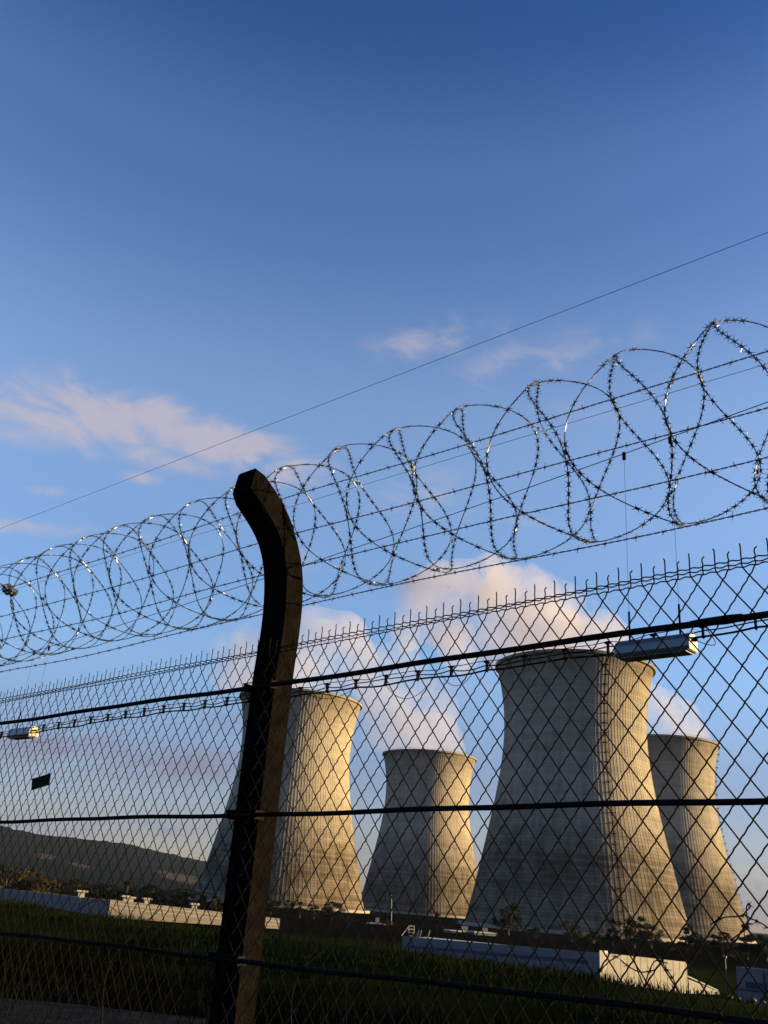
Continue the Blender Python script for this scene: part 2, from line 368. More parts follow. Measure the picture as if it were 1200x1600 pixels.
make_hills()

# ------------------------------------------------------------------ cooling towers
PZ = [0, 16, 32, 48, 64, 80, 92, 104, 112, 120, 127]
PR = [53.2, 49.0, 45.4, 41.9, 38.8, 36.6, 35.7, 36.2, 37.1, 38.7, 40.4]
pc = np.polyfit(PZ, PR, 5)
def rad(z): return float(np.polyval(pc, z))
def make_tower(label):
    root = thing('cooling_tower', (0, 0, 0), label, 'cooling tower', 'cooling towers of the power station')
    NR, nz = 132, 82
    zs = np.linspace(0, 127, nz); V = []; per = 5
    offs = [(0, 0), (.16, 0), (.22, .10), (.38, .10), (.44, 0)]              # each meridional rib stands proud of the shell
    for z in zs:
        r = rad(z)
        for k in range(NR):
            for (o_, h) in offs:
                a_ = (k+o_)*2*math.pi/NR
                V.append(((r+h)*math.cos(a_), (r+h)*math.sin(a_), z))
    m = NR*per; i, j = np.meshgrid(np.arange(nz-1), np.arange(m), indexing='ij')
    q = np.stack([i*m+j, i*m+(j+1) % m, (i+1)*m+(j+1) % m, (i+1)*m+j], -1).reshape(-1, 4)
    mb = MB(); mb.addq(V, q)
    # inner face of the shell, so that it has thickness
    th = np.arange(96)*2*math.pi/96; zi = np.linspace(4, 127, 24)
    Vi = np.array([[((rad(z)-.9)*math.cos(t)), ((rad(z)-.9)*math.sin(t)), z] for z in zi for t in th])
    i, j = np.meshgrid(np.arange(23), np.arange(96), indexing='ij')
    mb.addq(Vi, np.stack([i*96+j, (i+1)*96+j, (i+1)*96+(j+1) % 96, i*96+(j+1) % 96], -1).reshape(-1, 4))
    mb.build('shell', M['tower'], root)
    def ring(r_in, r_out, z0, z1, name, mt, k=128):
        b = MB(); V = []
        for (r, z) in ((r_in, z0), (r_out, z0), (r_out, z1), (r_in, z1)):
            for t in np.arange(k)*2*math.pi/k: V.append((r*math.cos(t), r*math.sin(t), z))
        f = []
        for a_ in range(4):
            for j_ in range(k): f.append((a_*k+j_, a_*k+(j_+1) % k, ((a_+1) % 4)*k+(j_+1) % k, ((a_+1) % 4)*k+j_))
        b.addq(V, f); return b.build(name, mt, root)
    ring(rad(127)-1.0, rad(127)+.95, 125.9, 127.3, 'rim', M['tower'])
    ring(rad(0)+.8, rad(0)+3.2, -.5, 1.5, 'basin_wall', M['basin'])
    # rim handrail
    b = MB(); R1 = rad(127)+.7
    for k in range(64):
        t = k*2*math.pi/64; b.tube([(R1*math.cos(t), R1*math.sin(t), 127.3), (R1*math.cos(t), R1*math.sin(t), 128.4)], .05, 4)
    tt = np.arange(128)*2*math.pi/128
    b.tube(np.stack([R1*np.cos(tt), R1*np.sin(tt), 0*tt+128.4], 1), .05, 4, closed=True)
    b.build('handrail', M['cable'], root)
    # caged ladder with resting platforms up one meridian (local +X)
    b = MB(); zz = np.linspace(1, 127, 60)
    for dy in (-.45, .45):
        b.tube([(rad(z)+.9, dy, z) for z in zz], .06, 4)
    for z in np.arange(1.5, 126.5, 1.0):
        r = rad(z)+.9; b.tube([(r, -.45, z), (r, .45, z)], .05, 4)
    for z in np.arange(3, 126, 3.0):
        r = rad(z)+.9; th = np.linspace(-math.pi/2, math.pi/2, 7)
        b.tube([(r+.75*math.cos(a_), .6*math.sin(a_), z) for a_ in th], .04, 4)
    lad = b.build('ladder', M['cable'], root)
    for z in np.arange(6, 124, 4.6):
        b = MB(); r = rad(z); w = -1 if int(z/4.6) % 2 else 1
        b.box((r+.1, -1.0 if w < 0 else -1.5, z), (1.7, 0, 0), (0, 2.5, 0), (0, 0, .12))
        y0 = -1.0 if w < 0 else -1.5
        b.tube([(r+1.7, y0, z+1.1), (r+1.7, y0+2.5, z+1.1)], .05, 4)
        for yy in (y0, y0+1.25, y0+2.5): b.tube([(r+1.7, yy, z), (r+1.7, yy, z+1.1)], .04, 4)
        b.tube([(r+.2, y0+.3, z-1.3), (r+1.7, y0+.3, z)], .05, 4); b.tube([(r+.2, y0+2.2, z-1.3), (r+1.7, y0+2.2, z)], .05, 4)
        b.build('platform', M['cable'], lad)
    return root
TW = [  # azimuth deg, distance, ladder angle from towards-the-viewer (positive = picture right), label
    (12.547, 490.5, 23, 'nearest and largest cooling tower, with a caged ladder running down its middle'),
    (3.906, 830.8, 150, 'smallest looking cooling tower, standing free between two nearer towers'),
    (17.44, 712.6, 88, 'cooling tower at far right, half hidden behind the largest tower'),
    (-4.172, 626.0, 150, 'sunlit cooling tower partly hidden behind the curved concrete post')]
proto = make_tower(TW[0][3])
for i, (azd, D, la, lab) in enumerate(TW):
    o = proto if i == 0 else copy_tree(proto)
    A = R_(azd); o.location = (D*math.sin(A), D*math.cos(A), PLAIN)
    toward = math.atan2(-math.cos(A), -math.sin(A))
    o.rotation_euler = (0, 0, toward+R_(la)); o['label'] = lab

# ------------------------------------------------------------------ steam
def steam_material(name, dens, seed, scale):
    m = bpy.data.materials.new(name); m.use_nodes = True; t = m.node_tree
    for n in list(t.nodes):
        if n.type == 'BSDF_PRINCIPLED': t.nodes.remove(n)
    out = [n for n in t.nodes if n.type == 'OUTPUT_MATERIAL'][0]
    pv = t.nodes.new('ShaderNodeVolumePrincipled'); pv.inputs['Color'].default_value = (.76, .72, .755, 1); pv.inputs['Anisotropy'].default_value = .0
    g = t.nodes.new('ShaderNodeNewGeometry')
    n = t.nodes.new('ShaderNodeTexNoise'); n.inputs['Scale'].default_value = scale; n.inputs['Detail'].default_value = 5; n.inputs['Roughness'].default_value = .62; n.inputs['Distortion'].default_value = .8
    mp_ = t.nodes.new('ShaderNodeMapping'); mp_.inputs['Location'].default_value = (seed*311, seed*97, 0)
    t.links.new(g.outputs['Position'], mp_.inputs[0]); t.links.new(mp_.outputs[0], n.inputs['Vector'])
    mr = t.nodes.new('ShaderNodeMapRange'); mr.inputs['From Min'].default_value = .38; mr.inputs['From Max'].default_value = .72
    mr.inputs['To Min'].default_value = .0; mr.inputs['To Max'].default_value = dens
    t.links.new(n.outputs['Fac'], mr.inputs['Value']); t.links.new(mr.outputs[0], pv.inputs['Density'])
    t.links.new(pv.outputs[0], out.inputs['Volume'])
    return m
def plume(blobs, D0, dens, seed, label):
    b = bmesh.new(); rnd = random.Random(seed)
    for (px, py, rp, dd) in blobs:
        c = at(px, py, D0+dd); r = rp/F_PX*(D0+dd)*1.06
        for k in range(4):
            off = Vector((rnd.uniform(-1, 1), rnd.uniform(-1, 1), rnd.uniform(-1, 1)))*r*.5
            if k == 0: off = Vector((0, 0, 0))
            rr = r*(1 if k == 0 else rnd.uniform(.35, .6))
            bmesh.ops.create_icosphere(b, subdivisions=3, radius=rr, matrix=Matrix.Translation(Vector(c)+off))
    me = bpy.data.meshes.new('steam_plume'); b.to_mesh(me); b.free()
    o = bpy.data.objects.new('steam_plume', me); SC.collection.objects.link(o)
    md = o.modifiers.new('r', 'REMESH'); md.mode = 'VOXEL'; md.voxel_size = D0/150; sm = o.modifiers.new('s', 'SMOOTH'); sm.iterations = 6; sm.factor = .5
    dg = bpy.context.evaluated_depsgraph_get(); ev = o.evaluated_get(dg)
    me2 = bpy.data.meshes.new_from_object(ev); o.modifiers.clear(); o.data = me2; bpy.data.meshes.remove(me)
    me2.name = 'steam_plume'
    for v in me2.vertices:
        p = v.co*(5.0/D0)*3; q = mnoise.fractal(p, 1, 2, 4)
        v.co += v.normal*max(-.8, min(.8, q))*D0*.012
    me2.materials.clear(); me2.materials.append(steam_material('steam_%s' % 'abcd'[seed % 4], dens, seed, 14.0/D0))
    # origin at its base
    c0 = Vector(at(blobs[0][0], blobs[0][1], D0))
    for v in me2.vertices: v.co -= c0
    o.location = c0
    tag(o, label, 'steam', 'steam plumes over the cooling towers')
    return o
plume([(905, 1030, 82, 0), (850, 990, 70, 5), (880, 965, 52, 8), (925, 1000, 40, 0), (815, 950, 66, 15), (770, 930, 58, 25), (720, 930, 52, 35), (680, 918, 44, 40), (645, 930, 34, 45),
       (740, 975, 50, 30), (690, 975, 42, 40), (640, 985, 30, 50), (790, 1010, 44, 15), (720, 1020, 34, 35)], 490, .055, 1, 'broad pink and cream steam plume drifting left from the largest tower')
plume([(668, 1170, 60, 0), (640, 1150, 46, 5), (608, 1122, 44, 15), (585, 1150, 24, 15), (600, 1080, 40, 25), (575, 1050, 40, 30), (650, 1060, 34, 30), (690, 1110, 28, 10), (625, 1030, 34, 40)],
      831, .024, 2, 'greyish steam plume rising over the smallest looking tower')
plume([(470, 1095, 70, 0), (450, 1050, 64, 5), (500, 1020, 56, 10), (535, 995, 38, 15), (490, 975, 36, 15), (415, 1020, 46, 20), (390, 1050, 40, 20), (385, 995, 30, 30), (550, 1035, 36, 15), (365, 1020, 34, 35), (350, 1055, 28, 40), (420, 975, 30, 25)],
      626, .030, 3, 'thin mauve steam plume spreading behind the curved post')
plume([(1050, 1160, 58, 0), (1075, 1150, 30, 0), (1040, 1125, 34, 5), (1015, 1100, 28, 10), (985, 1075, 30, 15)], 712.6, .035, 4, 'small pink steam puff over the tower at far right')

# ------------------------------------------------------------------ buildings on the plain
def zat(px, py, P):                     # height of picture row py above plan point P
    d = ray(px, py); k = math.hypot(P[0], P[1])/math.hypot(d[0], d[1]); return d[2]*k+EYE
def plan(px, D, py=1450): return at(px, py, D)[:2]
def hit(C, dirv, px, py=1450):          # plan point where the line from C along dirv meets the bearing of px
    d = ray(px, py)[:2]; A = np.array([[d[0], -dirv[0]], [d[1], -dirv[1]]]); k = np.linalg.solve(A, C); return d*k[0]
dL = -FT[:2]; dR = np.array([.906, .42])
def clad(poly_a, poly_b, z0, z1a, z1b, mt, name, parent, thick=.25, ribs=None):
    a = np.array(poly_a); b = np.array(poly_b); n = np.array([(b-a)[1], -(b-a)[0]]); n = n/np.linalg.norm(n)
    if n@(-a) < 0: n = -n
    mb = MB(); q = [a, b, b-n*thick, a-n*thick]
    mb.prism(q, z0, [z1a, z1b, z1b, z1a])
    Lw = np.linalg.norm(b-a); k = ribs or max(2, int(Lw/.9)); e = (b-a)/Lw
    for i in range(k+1):                # shallow standing seams between the cladding sheets
        p = a+e*(Lw-.12)*i/k; zt = z1a+(z1b-z1a)*i/k
        mb.prism([p, p+e*.12, p+e*.12+n*.018, p+n*.018], z0, zt-.02)
    return mb.build(name, mt, parent, fixn=True)
# white building, right
C = plan(937, 110); A_ = hit(C, dL, 630); B_ = hit(C, dR, 1070)
zC, zA, zB = zat(937, 1489, C), zat(630, 1463, A_), zat(1070, 1503, B_)
bd = thing('white_building', (*C, PLAIN), 'long white flat-roofed building at right with a dark stripe and one sunlit end', 'building')
clad(A_, C, PLAIN, zA, zC, M['greyshadewall'], 'shaded_wall', bd)
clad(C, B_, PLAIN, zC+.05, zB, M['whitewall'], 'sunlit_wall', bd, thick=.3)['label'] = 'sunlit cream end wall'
bk = np.array([.42, -.906])*-10
mb = MB(); q = [A_+np.array([.2, .3]), C+np.array([.15, .35]), B_+np.array([-.3, .2]), B_+bk, A_+np.array([4, 14])]
mb.prism(q, PLAIN, [zA-.25, zC-.25, zB-.25, zB-.25, zA-.25]); mb.build('roof', M['roof'], bd, fixn=True)
nA = np.array([FN[0], FN[1]])
s0 = hit(C, dL, 640)+nA*.06; s1 = hit(C, dL, 918)+nA*.06
mb = MB(); mb.prism([s0, s1, s1+nA*.05, s0+nA*.05], [zat(640, 1481, s0), zat(918, 1506, s1)]*1+[zat(918, 1506, s1), zat(640, 1481, s0)], [zat(640, 1476.5, s0), zat(918, 1500.5, s1), zat(918, 1500.5, s1), zat(640, 1476.5, s0)])
mb.build('stripe', M['darkstripe'], bd, fixn=True)
# pilaster at the corner
mb = MB(); p = C+nA*.1; mb.prism([p, p+dR*.75, p+dR*.75-nA*.5, p-nA*.5], PLAIN, zC+.25); mb.build('corner_pilaster', M['whitemetal'], bd, fixn=True)
# roof frame ladder and stub posts
def frame_ladder(px, D, y0, y1, w):
    mb = MB(); P = plan(px, D); e = np.array([.97, .25, 0]); z0 = zat(px, y0, P); z1 = zat(px, y1, P); c3 = np.array([*P, 0])
    for s_ in (-w/2, w/2): mb.tube([c3+e*s_+(0, 0, z0), c3+e*s_+(0, 0, z1)], .07, 5)
    for z in np.linspace(z0+.05, z1, 4): mb.tube([c3+e*(-w/2)+(0, 0, z), c3+e*(w/2)+(0, 0, z)], .06, 5)
    mb.tube([c3-e*(w/2+.9)+(0, 0, z0), c3-e*w/2+(0, 0, z1)], .06, 5)
    return mb
Dl = float(np.linalg.norm(A_))+2
frame_ladder(643, Dl, 1463, 1447, .7).build('roof_ladder', M['whitemetal'], bd)
for px in (652, 656, 669):
    P = plan(px, Dl); mb = MB(); mb.tube([(P[0], P[1], zat(px, 1466, P)), (P[0]+.25, P[1], zat(px, 1453, P))], .06, 5); mb.build('roof_post', M['whitemetal'], bd)
# glazed lean-to at the end
E1 = hit(B_, dR, 1116); zt = zat(1070, 1524, B_); ze = zat(1116, 1546, E1); bo = np.array([-.42, .906])*6
lt = thing('lean_to_shelter', (*B_, PLAIN), 'low white lean-to shelter with sloping roof at the end of the white building', 'shelter')
B2 = B_+dR*.12
mb = MB(); mb.prism([B2, E1, E1+bo, B2+bo], [zt-.12, ze-.12, ze-.12, zt-.12], [zt, ze, ze, zt]); mb.build('roof', M['roof'], lt, fixn=True)
mb = MB(); mb.prism([B2+dR*.05, E1-dR*.1, E1-dR*.1+bo*.98, B2+dR*.05+bo*.98], PLAIN, [zt-.35, ze-.14, ze-.14, zt-.35]); mb.build('wall', M['whitewall'], lt, fixn=True)
fr = np.array([.42, -.906])
for k in range(4):
    P = B2+(E1-B2)*(k/3)*.96+fr*.06; mb = MB(); mb.prism([P, P+dR*.16, P+dR*.16+fr*.1, P+fr*.1], PLAIN, ze-.16); mb.build('post', M['whitemetal'], lt, fixn=True)
# grey building at the right edge
C3 = plan(1146, 92); E3 = hit(C3, FT[:2], 1260)
gb = thing('grey_building', (*C3, PLAIN), 'grey-blue low building cut off by the right edge', 'building')
z3 = zat(1146, 1510, C3); clad(C3, E3, PLAIN, z3, z3+.1, M['greyshadewall'], 'wall', gb)
bk3 = np.array([.42, .907])*8; C3b = C3+bk3
mb = MB(); mb.prism([C3+bk3*.04, E3+bk3*.04, E3+bk3, C3b], PLAIN, z3-.2); mb.build('roof', M['darkroof'], gb, fixn=True)
n3 = FN[:2]; e3 = FT[:2]; w0 = C3+e3*.75
mb = MB(); mb.prism([w0+n3*.06, w0+e3*1.7+n3*.06, w0+e3*1.7+n3*.1, w0+n3*.1], z3-1.5, z3-1.05); mb.build('window', M['window'], gb, fixn=True)
mb = MB(); mb.prism([C3+n3*.07, C3+e3*8+n3*.07, C3+e3*8+n3*.13, C3+n3*.13], z3-1.72, z3-1.6); mb.build('trim', M['darkstripe'], gb, fixn=True)
for off in (2.3, 2.75):
    p = C3+e3*off+n3*.09; mb = MB(); mb.tube([(p[0], p[1], PLAIN), (p[0], p[1], z3-.15)], .07, 6); mb.build('downpipe', M['darkstripe'], gb)
# left buildings
C4 = plan(165, 205); A4 = hit(C4, dL, -120); B4_ = hit(C4, dR, 436)
z4, z4a, z4b = zat(165, 1405, C4), zat(0, 1388, hit(C4, dL, 0)), zat(434, 1435, B4_)
zAA = z4+(z4a-z4)*np.linalg.norm(A4-C4)/np.linalg.norm(hit(C4, dL, 0)-C4)
lb = thing('long_shed', (*C4, PLAIN), 'long cream sunlit shed wall low on the left, passing behind the concrete post', 'building')
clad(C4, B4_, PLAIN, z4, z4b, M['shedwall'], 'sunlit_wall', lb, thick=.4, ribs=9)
mb = MB(); up = np.array([-.42, .906])
mb.prism([C4+up*.5+dR*.1, B4_+up*.5-dR*.1, B4_+up*8, C4+up*8], PLAIN, [z4-.3, z4b-.3, z4b-.3, z4-.3]); mb.build('roof', M['darkroof'], lb, fixn=True)
mb = MB(); fr4 = -up
for h in (.55, 1.3):
    mb.prism([C4+fr4*.06, B4_+fr4*.06, B4_+fr4*.11, C4+fr4*.11], [z4-h-.09, z4b-h-.09]*1+[z4b-h-.09, z4-h-.09], [z4-h, z4b-h, z4b-h, z4-h])
mb.build('wall_seam', M['roof'], lb, fixn=True)
P1 = hit(C4, dL, 167); lb2 = thing('shaded_shed', (*C4, PLAIN), 'long pale blue-grey shaded shed at the far left edge', 'building')
C4s = C4-np.array([.3, -.05])
clad(A4, C4s, PLAIN, zAA, z4-.15, M['greyshadewall'], 'wall', lb2)
mb = MB(); mb.prism([A4-nA*.3, C4s-nA*.3, C4s-nA*9, A4-nA*9], PLAIN, [zAA-.25, z4-.4, z4-.4, zAA-.25]); mb.build('roof', M['darkroof'], lb2, fixn=True)
def vent(px, ytop, ybase, D, wpx, parent):
    P = plan(px, D, ytop); zb = zat(px, ybase, P); zt_ = zat(px, ytop, P); w = wpx/F_PX*D
    e = dR; f = np.array([-e[1], e[0]])
    v = MB(); v.prism([P-e*w*.28-f*w*.28, P+e*w*.28-f*w*.28, P+e*w*.28+f*w*.28, P-e*w*.28+f*w*.28], zb-1.2, zt_-.3*(zt_-zb)); o = v.build('roof_vent', M['whitemetal'], parent, fixn=True)
    v = MB(); v.prism([P-e*w*.5-f*w*.5, P+e*w*.5-f*w*.5, P+e*w*.5+f*w*.5, P-e*w*.5+f*w*.5], zt_-.3*(zt_-zb)+.01, zt_); v.build('vent_cap', M['whitemetal'], o, fixn=True)
for px, y0, y1 in ((197, 1399, 1409), (205, 1401, 1410), (230, 1403, 1412), (304, 1411, 1422)):
    d_ = float(np.linalg.norm(hit(C4, dR, px)))+1.6; vent(px, y0, y1, d_, 12, lb)
vent(128, 1391, 1401, float(np.linalg.norm(hit(C4, dL, 128)))+2, 15, lb2)
# small things between the towers
def cabin(px, y0, y1, D, w, mt, label, name='site_cabin', cat='cabin'):
    P = plan(px, D); zt_ = zat(px, y0, P); z0 = PLAIN
    r = thing(name, (*P, z0), label, cat); e = np.array([.95, .3]); f = np.array([-.3, .95])
    b = MB(); b.prism([P, P+e*w, P+e*w+f*w*.6, P+f*w*.6], z0, zt_); b.build('wall', mt, r, fixn=True)
    b = MB(); b.prism([P-e*.3-f*.3, P+e*(w+.3)-f*.3, P+e*(w+.3)+f*(w*.6+.3), P-e*.3+f*(w*.6+.3)], zt_+.01, zt_+.3); b.build('roof', M['roof'], r, fixn=True)
    b = MB(); q = P+e*w*.35-f*.05; b.prism([q, q+e*w*.25, q+e*w*.25+f*.04, q+f*.04], z0, z0+2.1); b.build('door', M['darkroof'], r, fixn=True)
cabin(577, 1443, 1452, 330, 5.5, M['whitewall'], 'tiny white cabin left of the lattice mast between the towers')
cabin(705, 1455, 1463, 300, 9, M['greyshadewall'], 'blue-grey cabin beside the conifer behind the white building')
cabin(742, 1457, 1465, 300, 7, M['greyshadewall'], 'blue-grey cabin in front of the foot of the largest tower')
# lattice mast
P = plan(607, 345); b = MB(); z1 = zat(607, 1398, P); hw = .9
for sx in (-1, 1):
    for sy in (-1, 1): b.tube([(P[0]+sx*hw, P[1]+sy*hw, PLAIN), (P[0]+sx*.3, P[1]+sy*.3, z1)], .12, 4)
nb = 9
for k in range(nb):
    f0, f1 = k/nb, (k+1)/nb; h0 = hw-(hw-.3)*f0; h1 = hw-(hw-.3)*f1; a0 = PLAIN+(z1-PLAIN)*f0; a1 = PLAIN+(z1-PLAIN)*f1
    for (c0, c1) in (((-1, -1), (1, -1)), ((1, -1), (1, 1)), ((1, 1), (-1, 1)), ((-1, 1), (-1, -1))):
        b.tube([(P[0]+c0[0]*h0, P[1]+c0[1]*h0, a0), (P[0]+c1[0]*h1, P[1]+c1[1]*h1, a1)], .06, 4)
r = thing('lattice_mast', (*P, PLAIN), 'thin lattice mast in front of the free-standing tower', 'mast'); b.build('frame', M['galv'], r)
b = MB(); b.box((P[0]-.6, P[1]-.6, z1), (1.2, 0, 0), (0, 1.2, 0), (0, 0, .8)); b.build('head', M['galv'], r)
# lamp post by the grey building
P = plan(1130, 96); zt_ = zat(1130, 1498, P); r = thing('lamp_post', (*P, PLAIN), 'thin lamp post between the lean-to and the grey building', 'lamp post')
b = MB(); b.tube([(P[0], P[1], PLAIN), (P[0], P[1], zt_)], [.07, .045], 8); b.build('pole', M['galv'], r)
b = MB(); th = np.linspace(0, math.pi, 7)
b.tube([(P[0], P[1], zt_+.16-.16*math.cos(t)) for t in th], [max(.01, .15*math.sin(t)) for t in th], 10); b.build('lamp_globe', M['whitemetal'], r, smooth=True)

# ------------------------------------------------------------------ trees
def leaf_cloud(mb, rnd, centers, n, size):
    V = []; cs = np.array([c[:3] for c in centers]); rs = np.array([c[3] for c in centers]); w = rs**2/np.sum(rs**2)
    idx = rnd.choice(len(centers), n, p=w)
    d = rnd.normal(size=(n, 3)); d /= np.linalg.norm(d, axis=1)[:, None]
    rad_ = rs[idx]*rnd.uniform(.45, 1.08, n)
    c = cs[idx]+d*rad_[:, None]*np.array([1, 1, .8])
    a = rnd.normal(size=(n, 3)); a /= np.linalg.norm(a, axis=1)[:, None]
    b = np.cross(a, rnd.normal(size=(n, 3))); b /= np.linalg.norm(b, axis=1)[:, None]
    sz = size*rnd.uniform(.6, 1.4, n)[:, None]
    V = np.stack([c-a*sz, c-b*sz*.6, c+a*sz, c+b*sz*.6], 1)
    mb.addq(V, np.arange(4*n).reshape(n, 4))
def tree_proto(kind, seed, label):
    rnd = np.random.default_rng(seed); root = thing('tree', (0, 0, 0), label, 'tree')
    t = MB(); c = MB()
    top = .92 if kind == 'conifer' else .62
    bend = rnd.uniform(-.03, .03, 2)
    tz = np.linspace(-.02, top, 8); t.tube(np.stack([bend[0]*np.sin(tz*3), bend[1]*np.sin(tz*4), tz], 1), np.interp(tz, [0, top], [.03, .008]), 7)
    cen = []
    if kind == 'conifer':
        for k in range(26):
            z = rnd.uniform(.16, .97); r = (1-z)*.30+.03; a = rnd.uniform(0, 6.28); d = r*rnd.uniform(.3, 1.0)
            cen.append((d*math.cos(a), d*math.sin(a), z, .05+.05*(1-z)))
            t.tube([(0, 0, z+.01), (d*math.cos(a), d*math.sin(a), z)], [.007, .003], 4)
        leaf_cloud(c, rnd, cen, 2400, .022)
    elif kind == 'round':
        for k in range(24):
            a = rnd.uniform(0, 6.28); z = rnd.uniform(.22, .88); r = .40*math.sin(min(1, (z-.08)/.86)*math.pi)**.6*rnd.uniform(.3, 1.0)
            cen.append((r*math.cos(a), r*math.sin(a), z, rnd.uniform(.07, .14)))
            t.tube([(0, 0, .3+.2*(z-.3)), (r*.5*math.cos(a), r*.5*math.sin(a), z*.85), (r*math.cos(a), r*math.sin(a), z)], [.014, .009, .004], 4)
        leaf_cloud(c, rnd, cen, 3000, .022)
    else:                                  # low shrub
        for k in range(12):
            a = rnd.uniform(0, 6.28); r = rnd.uniform(.05, .5); cen.append((r*math.cos(a), r*math.sin(a), rnd.uniform(.25, .8)*(1-r*.6), rnd.uniform(.12, .2)))
            t.tube([(0, 0, 0), (r*math.cos(a), r*math.sin(a), cen[-1][2])], [.02, .006], 4)
        leaf_cloud(c, rnd, cen, 1300, .035)
    t.build('trunk', M['bark'], root, smooth=True)
    return root, c
PROTO = {}
def get_tree(kind, tone, var, label):
    key = (kind, tone, var)
    if key not in PROTO:
        root, c = tree_proto(kind, {'conifer': 1, 'round': 2, 'shrub': 3}[kind]*10+var, label); c.build('crown', M['leaf_'+tone], root); PROTO[key] = root; return root
    return copy_tree(PROTO[key])
TR = [  # px, top row, distance, kind, tone, variant, label
    (607, 1436, 330, 'shrub', 'warm', 0, 'small yellowish bush beside the foot of the lattice mast'),
    (683, 1428, 300, 'conifer', 'dark', 0, 'dark conifer before the sunlit foot of the free-standing tower'),
    (795, 1414, 330, 'round', 'mid', 0, 'broad dim tree at the shaded left foot of the largest tower'),
    (838, 1446, 320, 'shrub', 'dark', 0, 'low dark bush between the broad dim tree and a yellow-green tree'),
    (893, 1438, 310, 'round', 'warm', 1, 'round yellow-green tree before the shaded middle of the largest tower'),
    (928, 1452, 315, 'shrub', 'dark', 1, 'low dark bush just right of the round yellow-green tree'),
    (957, 1441, 305, 'conifer', 'dark', 1, 'small dark conifer directly below the tower ladder'),
    (990, 1433, 300, 'round', 'dark', 1, 'full dark tree at the light and shade line of the largest tower'),
    (1016, 1446, 305, 'round', 'mid', 0, 'thin see-through tree right of the full dark tree'),
    (1047, 1468, 300, 'shrub', 'mid', 1, 'tiny bush before the sunlit right foot of the largest tower'),
    (1073, 1450, 285, 'conifer', 'dark', 0, 'dark spruce where the largest tower meets the far right tower'),
    (1092, 1459, 290, 'round', 'dark', 0, 'small rounded tree leaning against the dark spruce'),
    (1128, 1457, 285, 'round', 'dark', 1, 'dark rounded tree before the middle foot of the far right tower'),
    (1108, 1471, 290, 'shrub', 'dark', 0, 'low bush left of the rounded tree at the far right tower'),
    (1146, 1470, 290, 'shrub', 'mid', 0, 'low bush right of the rounded tree at the far right tower'),
    (1164, 1450, 280, 'conifer', 'dark', 1, 'tall dark tree covering the right foot of the far right tower'),
    (1195, 1464, 280, 'round', 'dark', 0, 'dark tree against open sky at the right edge'),
    (425, 1404, 330, 'round', 'dark', 0, 'dark tree rising behind the end of the sunlit shed'),
    (448, 1407, 335, 'round', 'dark', 1, 'dark tree before the left foot of the sunlit tower'),
    (470, 1412, 330, 'conifer', 'dark', 1, 'pointed dark tree before the sunlit tower, in the middle of its row'),
    (492, 1414, 335, 'round', 'mid', 1, 'greenish tree left of the branchy tree before the sunlit tower'),
    (520, 1411, 320, 'round', 'dark', 0, 'open branchy tree before the right half of the sunlit tower'),
    (546, 1430, 325, 'shrub', 'mid', 1, 'low bush before the right foot of the sunlit tower'),
    (-6, 1346, 262, 'round', 'dark', 0, 'dark tree cut off by the left edge under the hill'),
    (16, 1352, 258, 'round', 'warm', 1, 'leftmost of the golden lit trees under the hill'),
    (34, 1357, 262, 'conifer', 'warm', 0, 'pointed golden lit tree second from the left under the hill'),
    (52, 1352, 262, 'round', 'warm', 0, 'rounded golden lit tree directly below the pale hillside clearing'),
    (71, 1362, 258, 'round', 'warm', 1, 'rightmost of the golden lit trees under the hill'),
    (92, 1368, 265, 'round', 'dark', 1, 'dark tree right of the golden lit trees'),
    (110, 1374, 265, 'conifer', 'dark', 0, 'pointed dark tree above and left of the bright square roof vent'),
    (132, 1370, 270, 'round', 'mid', 0, 'greenish tree above the bright square roof vent on the shaded shed'),
    (152, 1377, 270, 'round', 'dark', 0, 'dark tree above the corner where shaded and sunlit sheds meet'),
    (176, 1379, 270, 'round', 'dark', 1, 'dark tree above the left end of the sunlit shed'),
    (200, 1376, 275, 'conifer', 'dark', 1, 'pointed tree above the two leftmost vents of the sunlit shed'),
    (222, 1383, 270, 'round', 'mid', 1, 'greenish tree above the third vent of the sunlit shed'),
    (246, 1380, 270, 'round', 'dark', 0, 'dark tree left of the pale quarry face'),
    (268, 1386, 270, 'round', 'dark', 1, 'dark tree directly below the pale quarry face'),
    (290, 1389, 270, 'conifer', 'dark', 0, 'pointed dark tree above the rightmost shed vent'),
    (312, 1392, 270, 'round', 'dark', 0, 'dark tree just left of the curved post, above the shed'),
    (334, 1396, 270, 'round', 'mid', 1, 'greenish tree touching the left side of the curved post'),
]
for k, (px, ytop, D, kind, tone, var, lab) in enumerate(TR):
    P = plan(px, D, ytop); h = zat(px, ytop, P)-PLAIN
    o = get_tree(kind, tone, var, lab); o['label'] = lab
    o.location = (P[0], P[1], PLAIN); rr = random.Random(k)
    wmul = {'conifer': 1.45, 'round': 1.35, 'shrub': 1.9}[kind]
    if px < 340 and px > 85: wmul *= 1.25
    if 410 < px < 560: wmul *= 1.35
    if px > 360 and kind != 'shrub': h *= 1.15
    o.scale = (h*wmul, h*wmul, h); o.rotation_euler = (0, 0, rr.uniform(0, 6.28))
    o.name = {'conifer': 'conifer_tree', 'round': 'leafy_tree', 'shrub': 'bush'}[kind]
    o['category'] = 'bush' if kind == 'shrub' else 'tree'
    o['group'] = 'bushes between the trees on the plain' if kind == 'shrub' else ('trees under the hill' if px < 360 else 'trees at the foot of the towers')

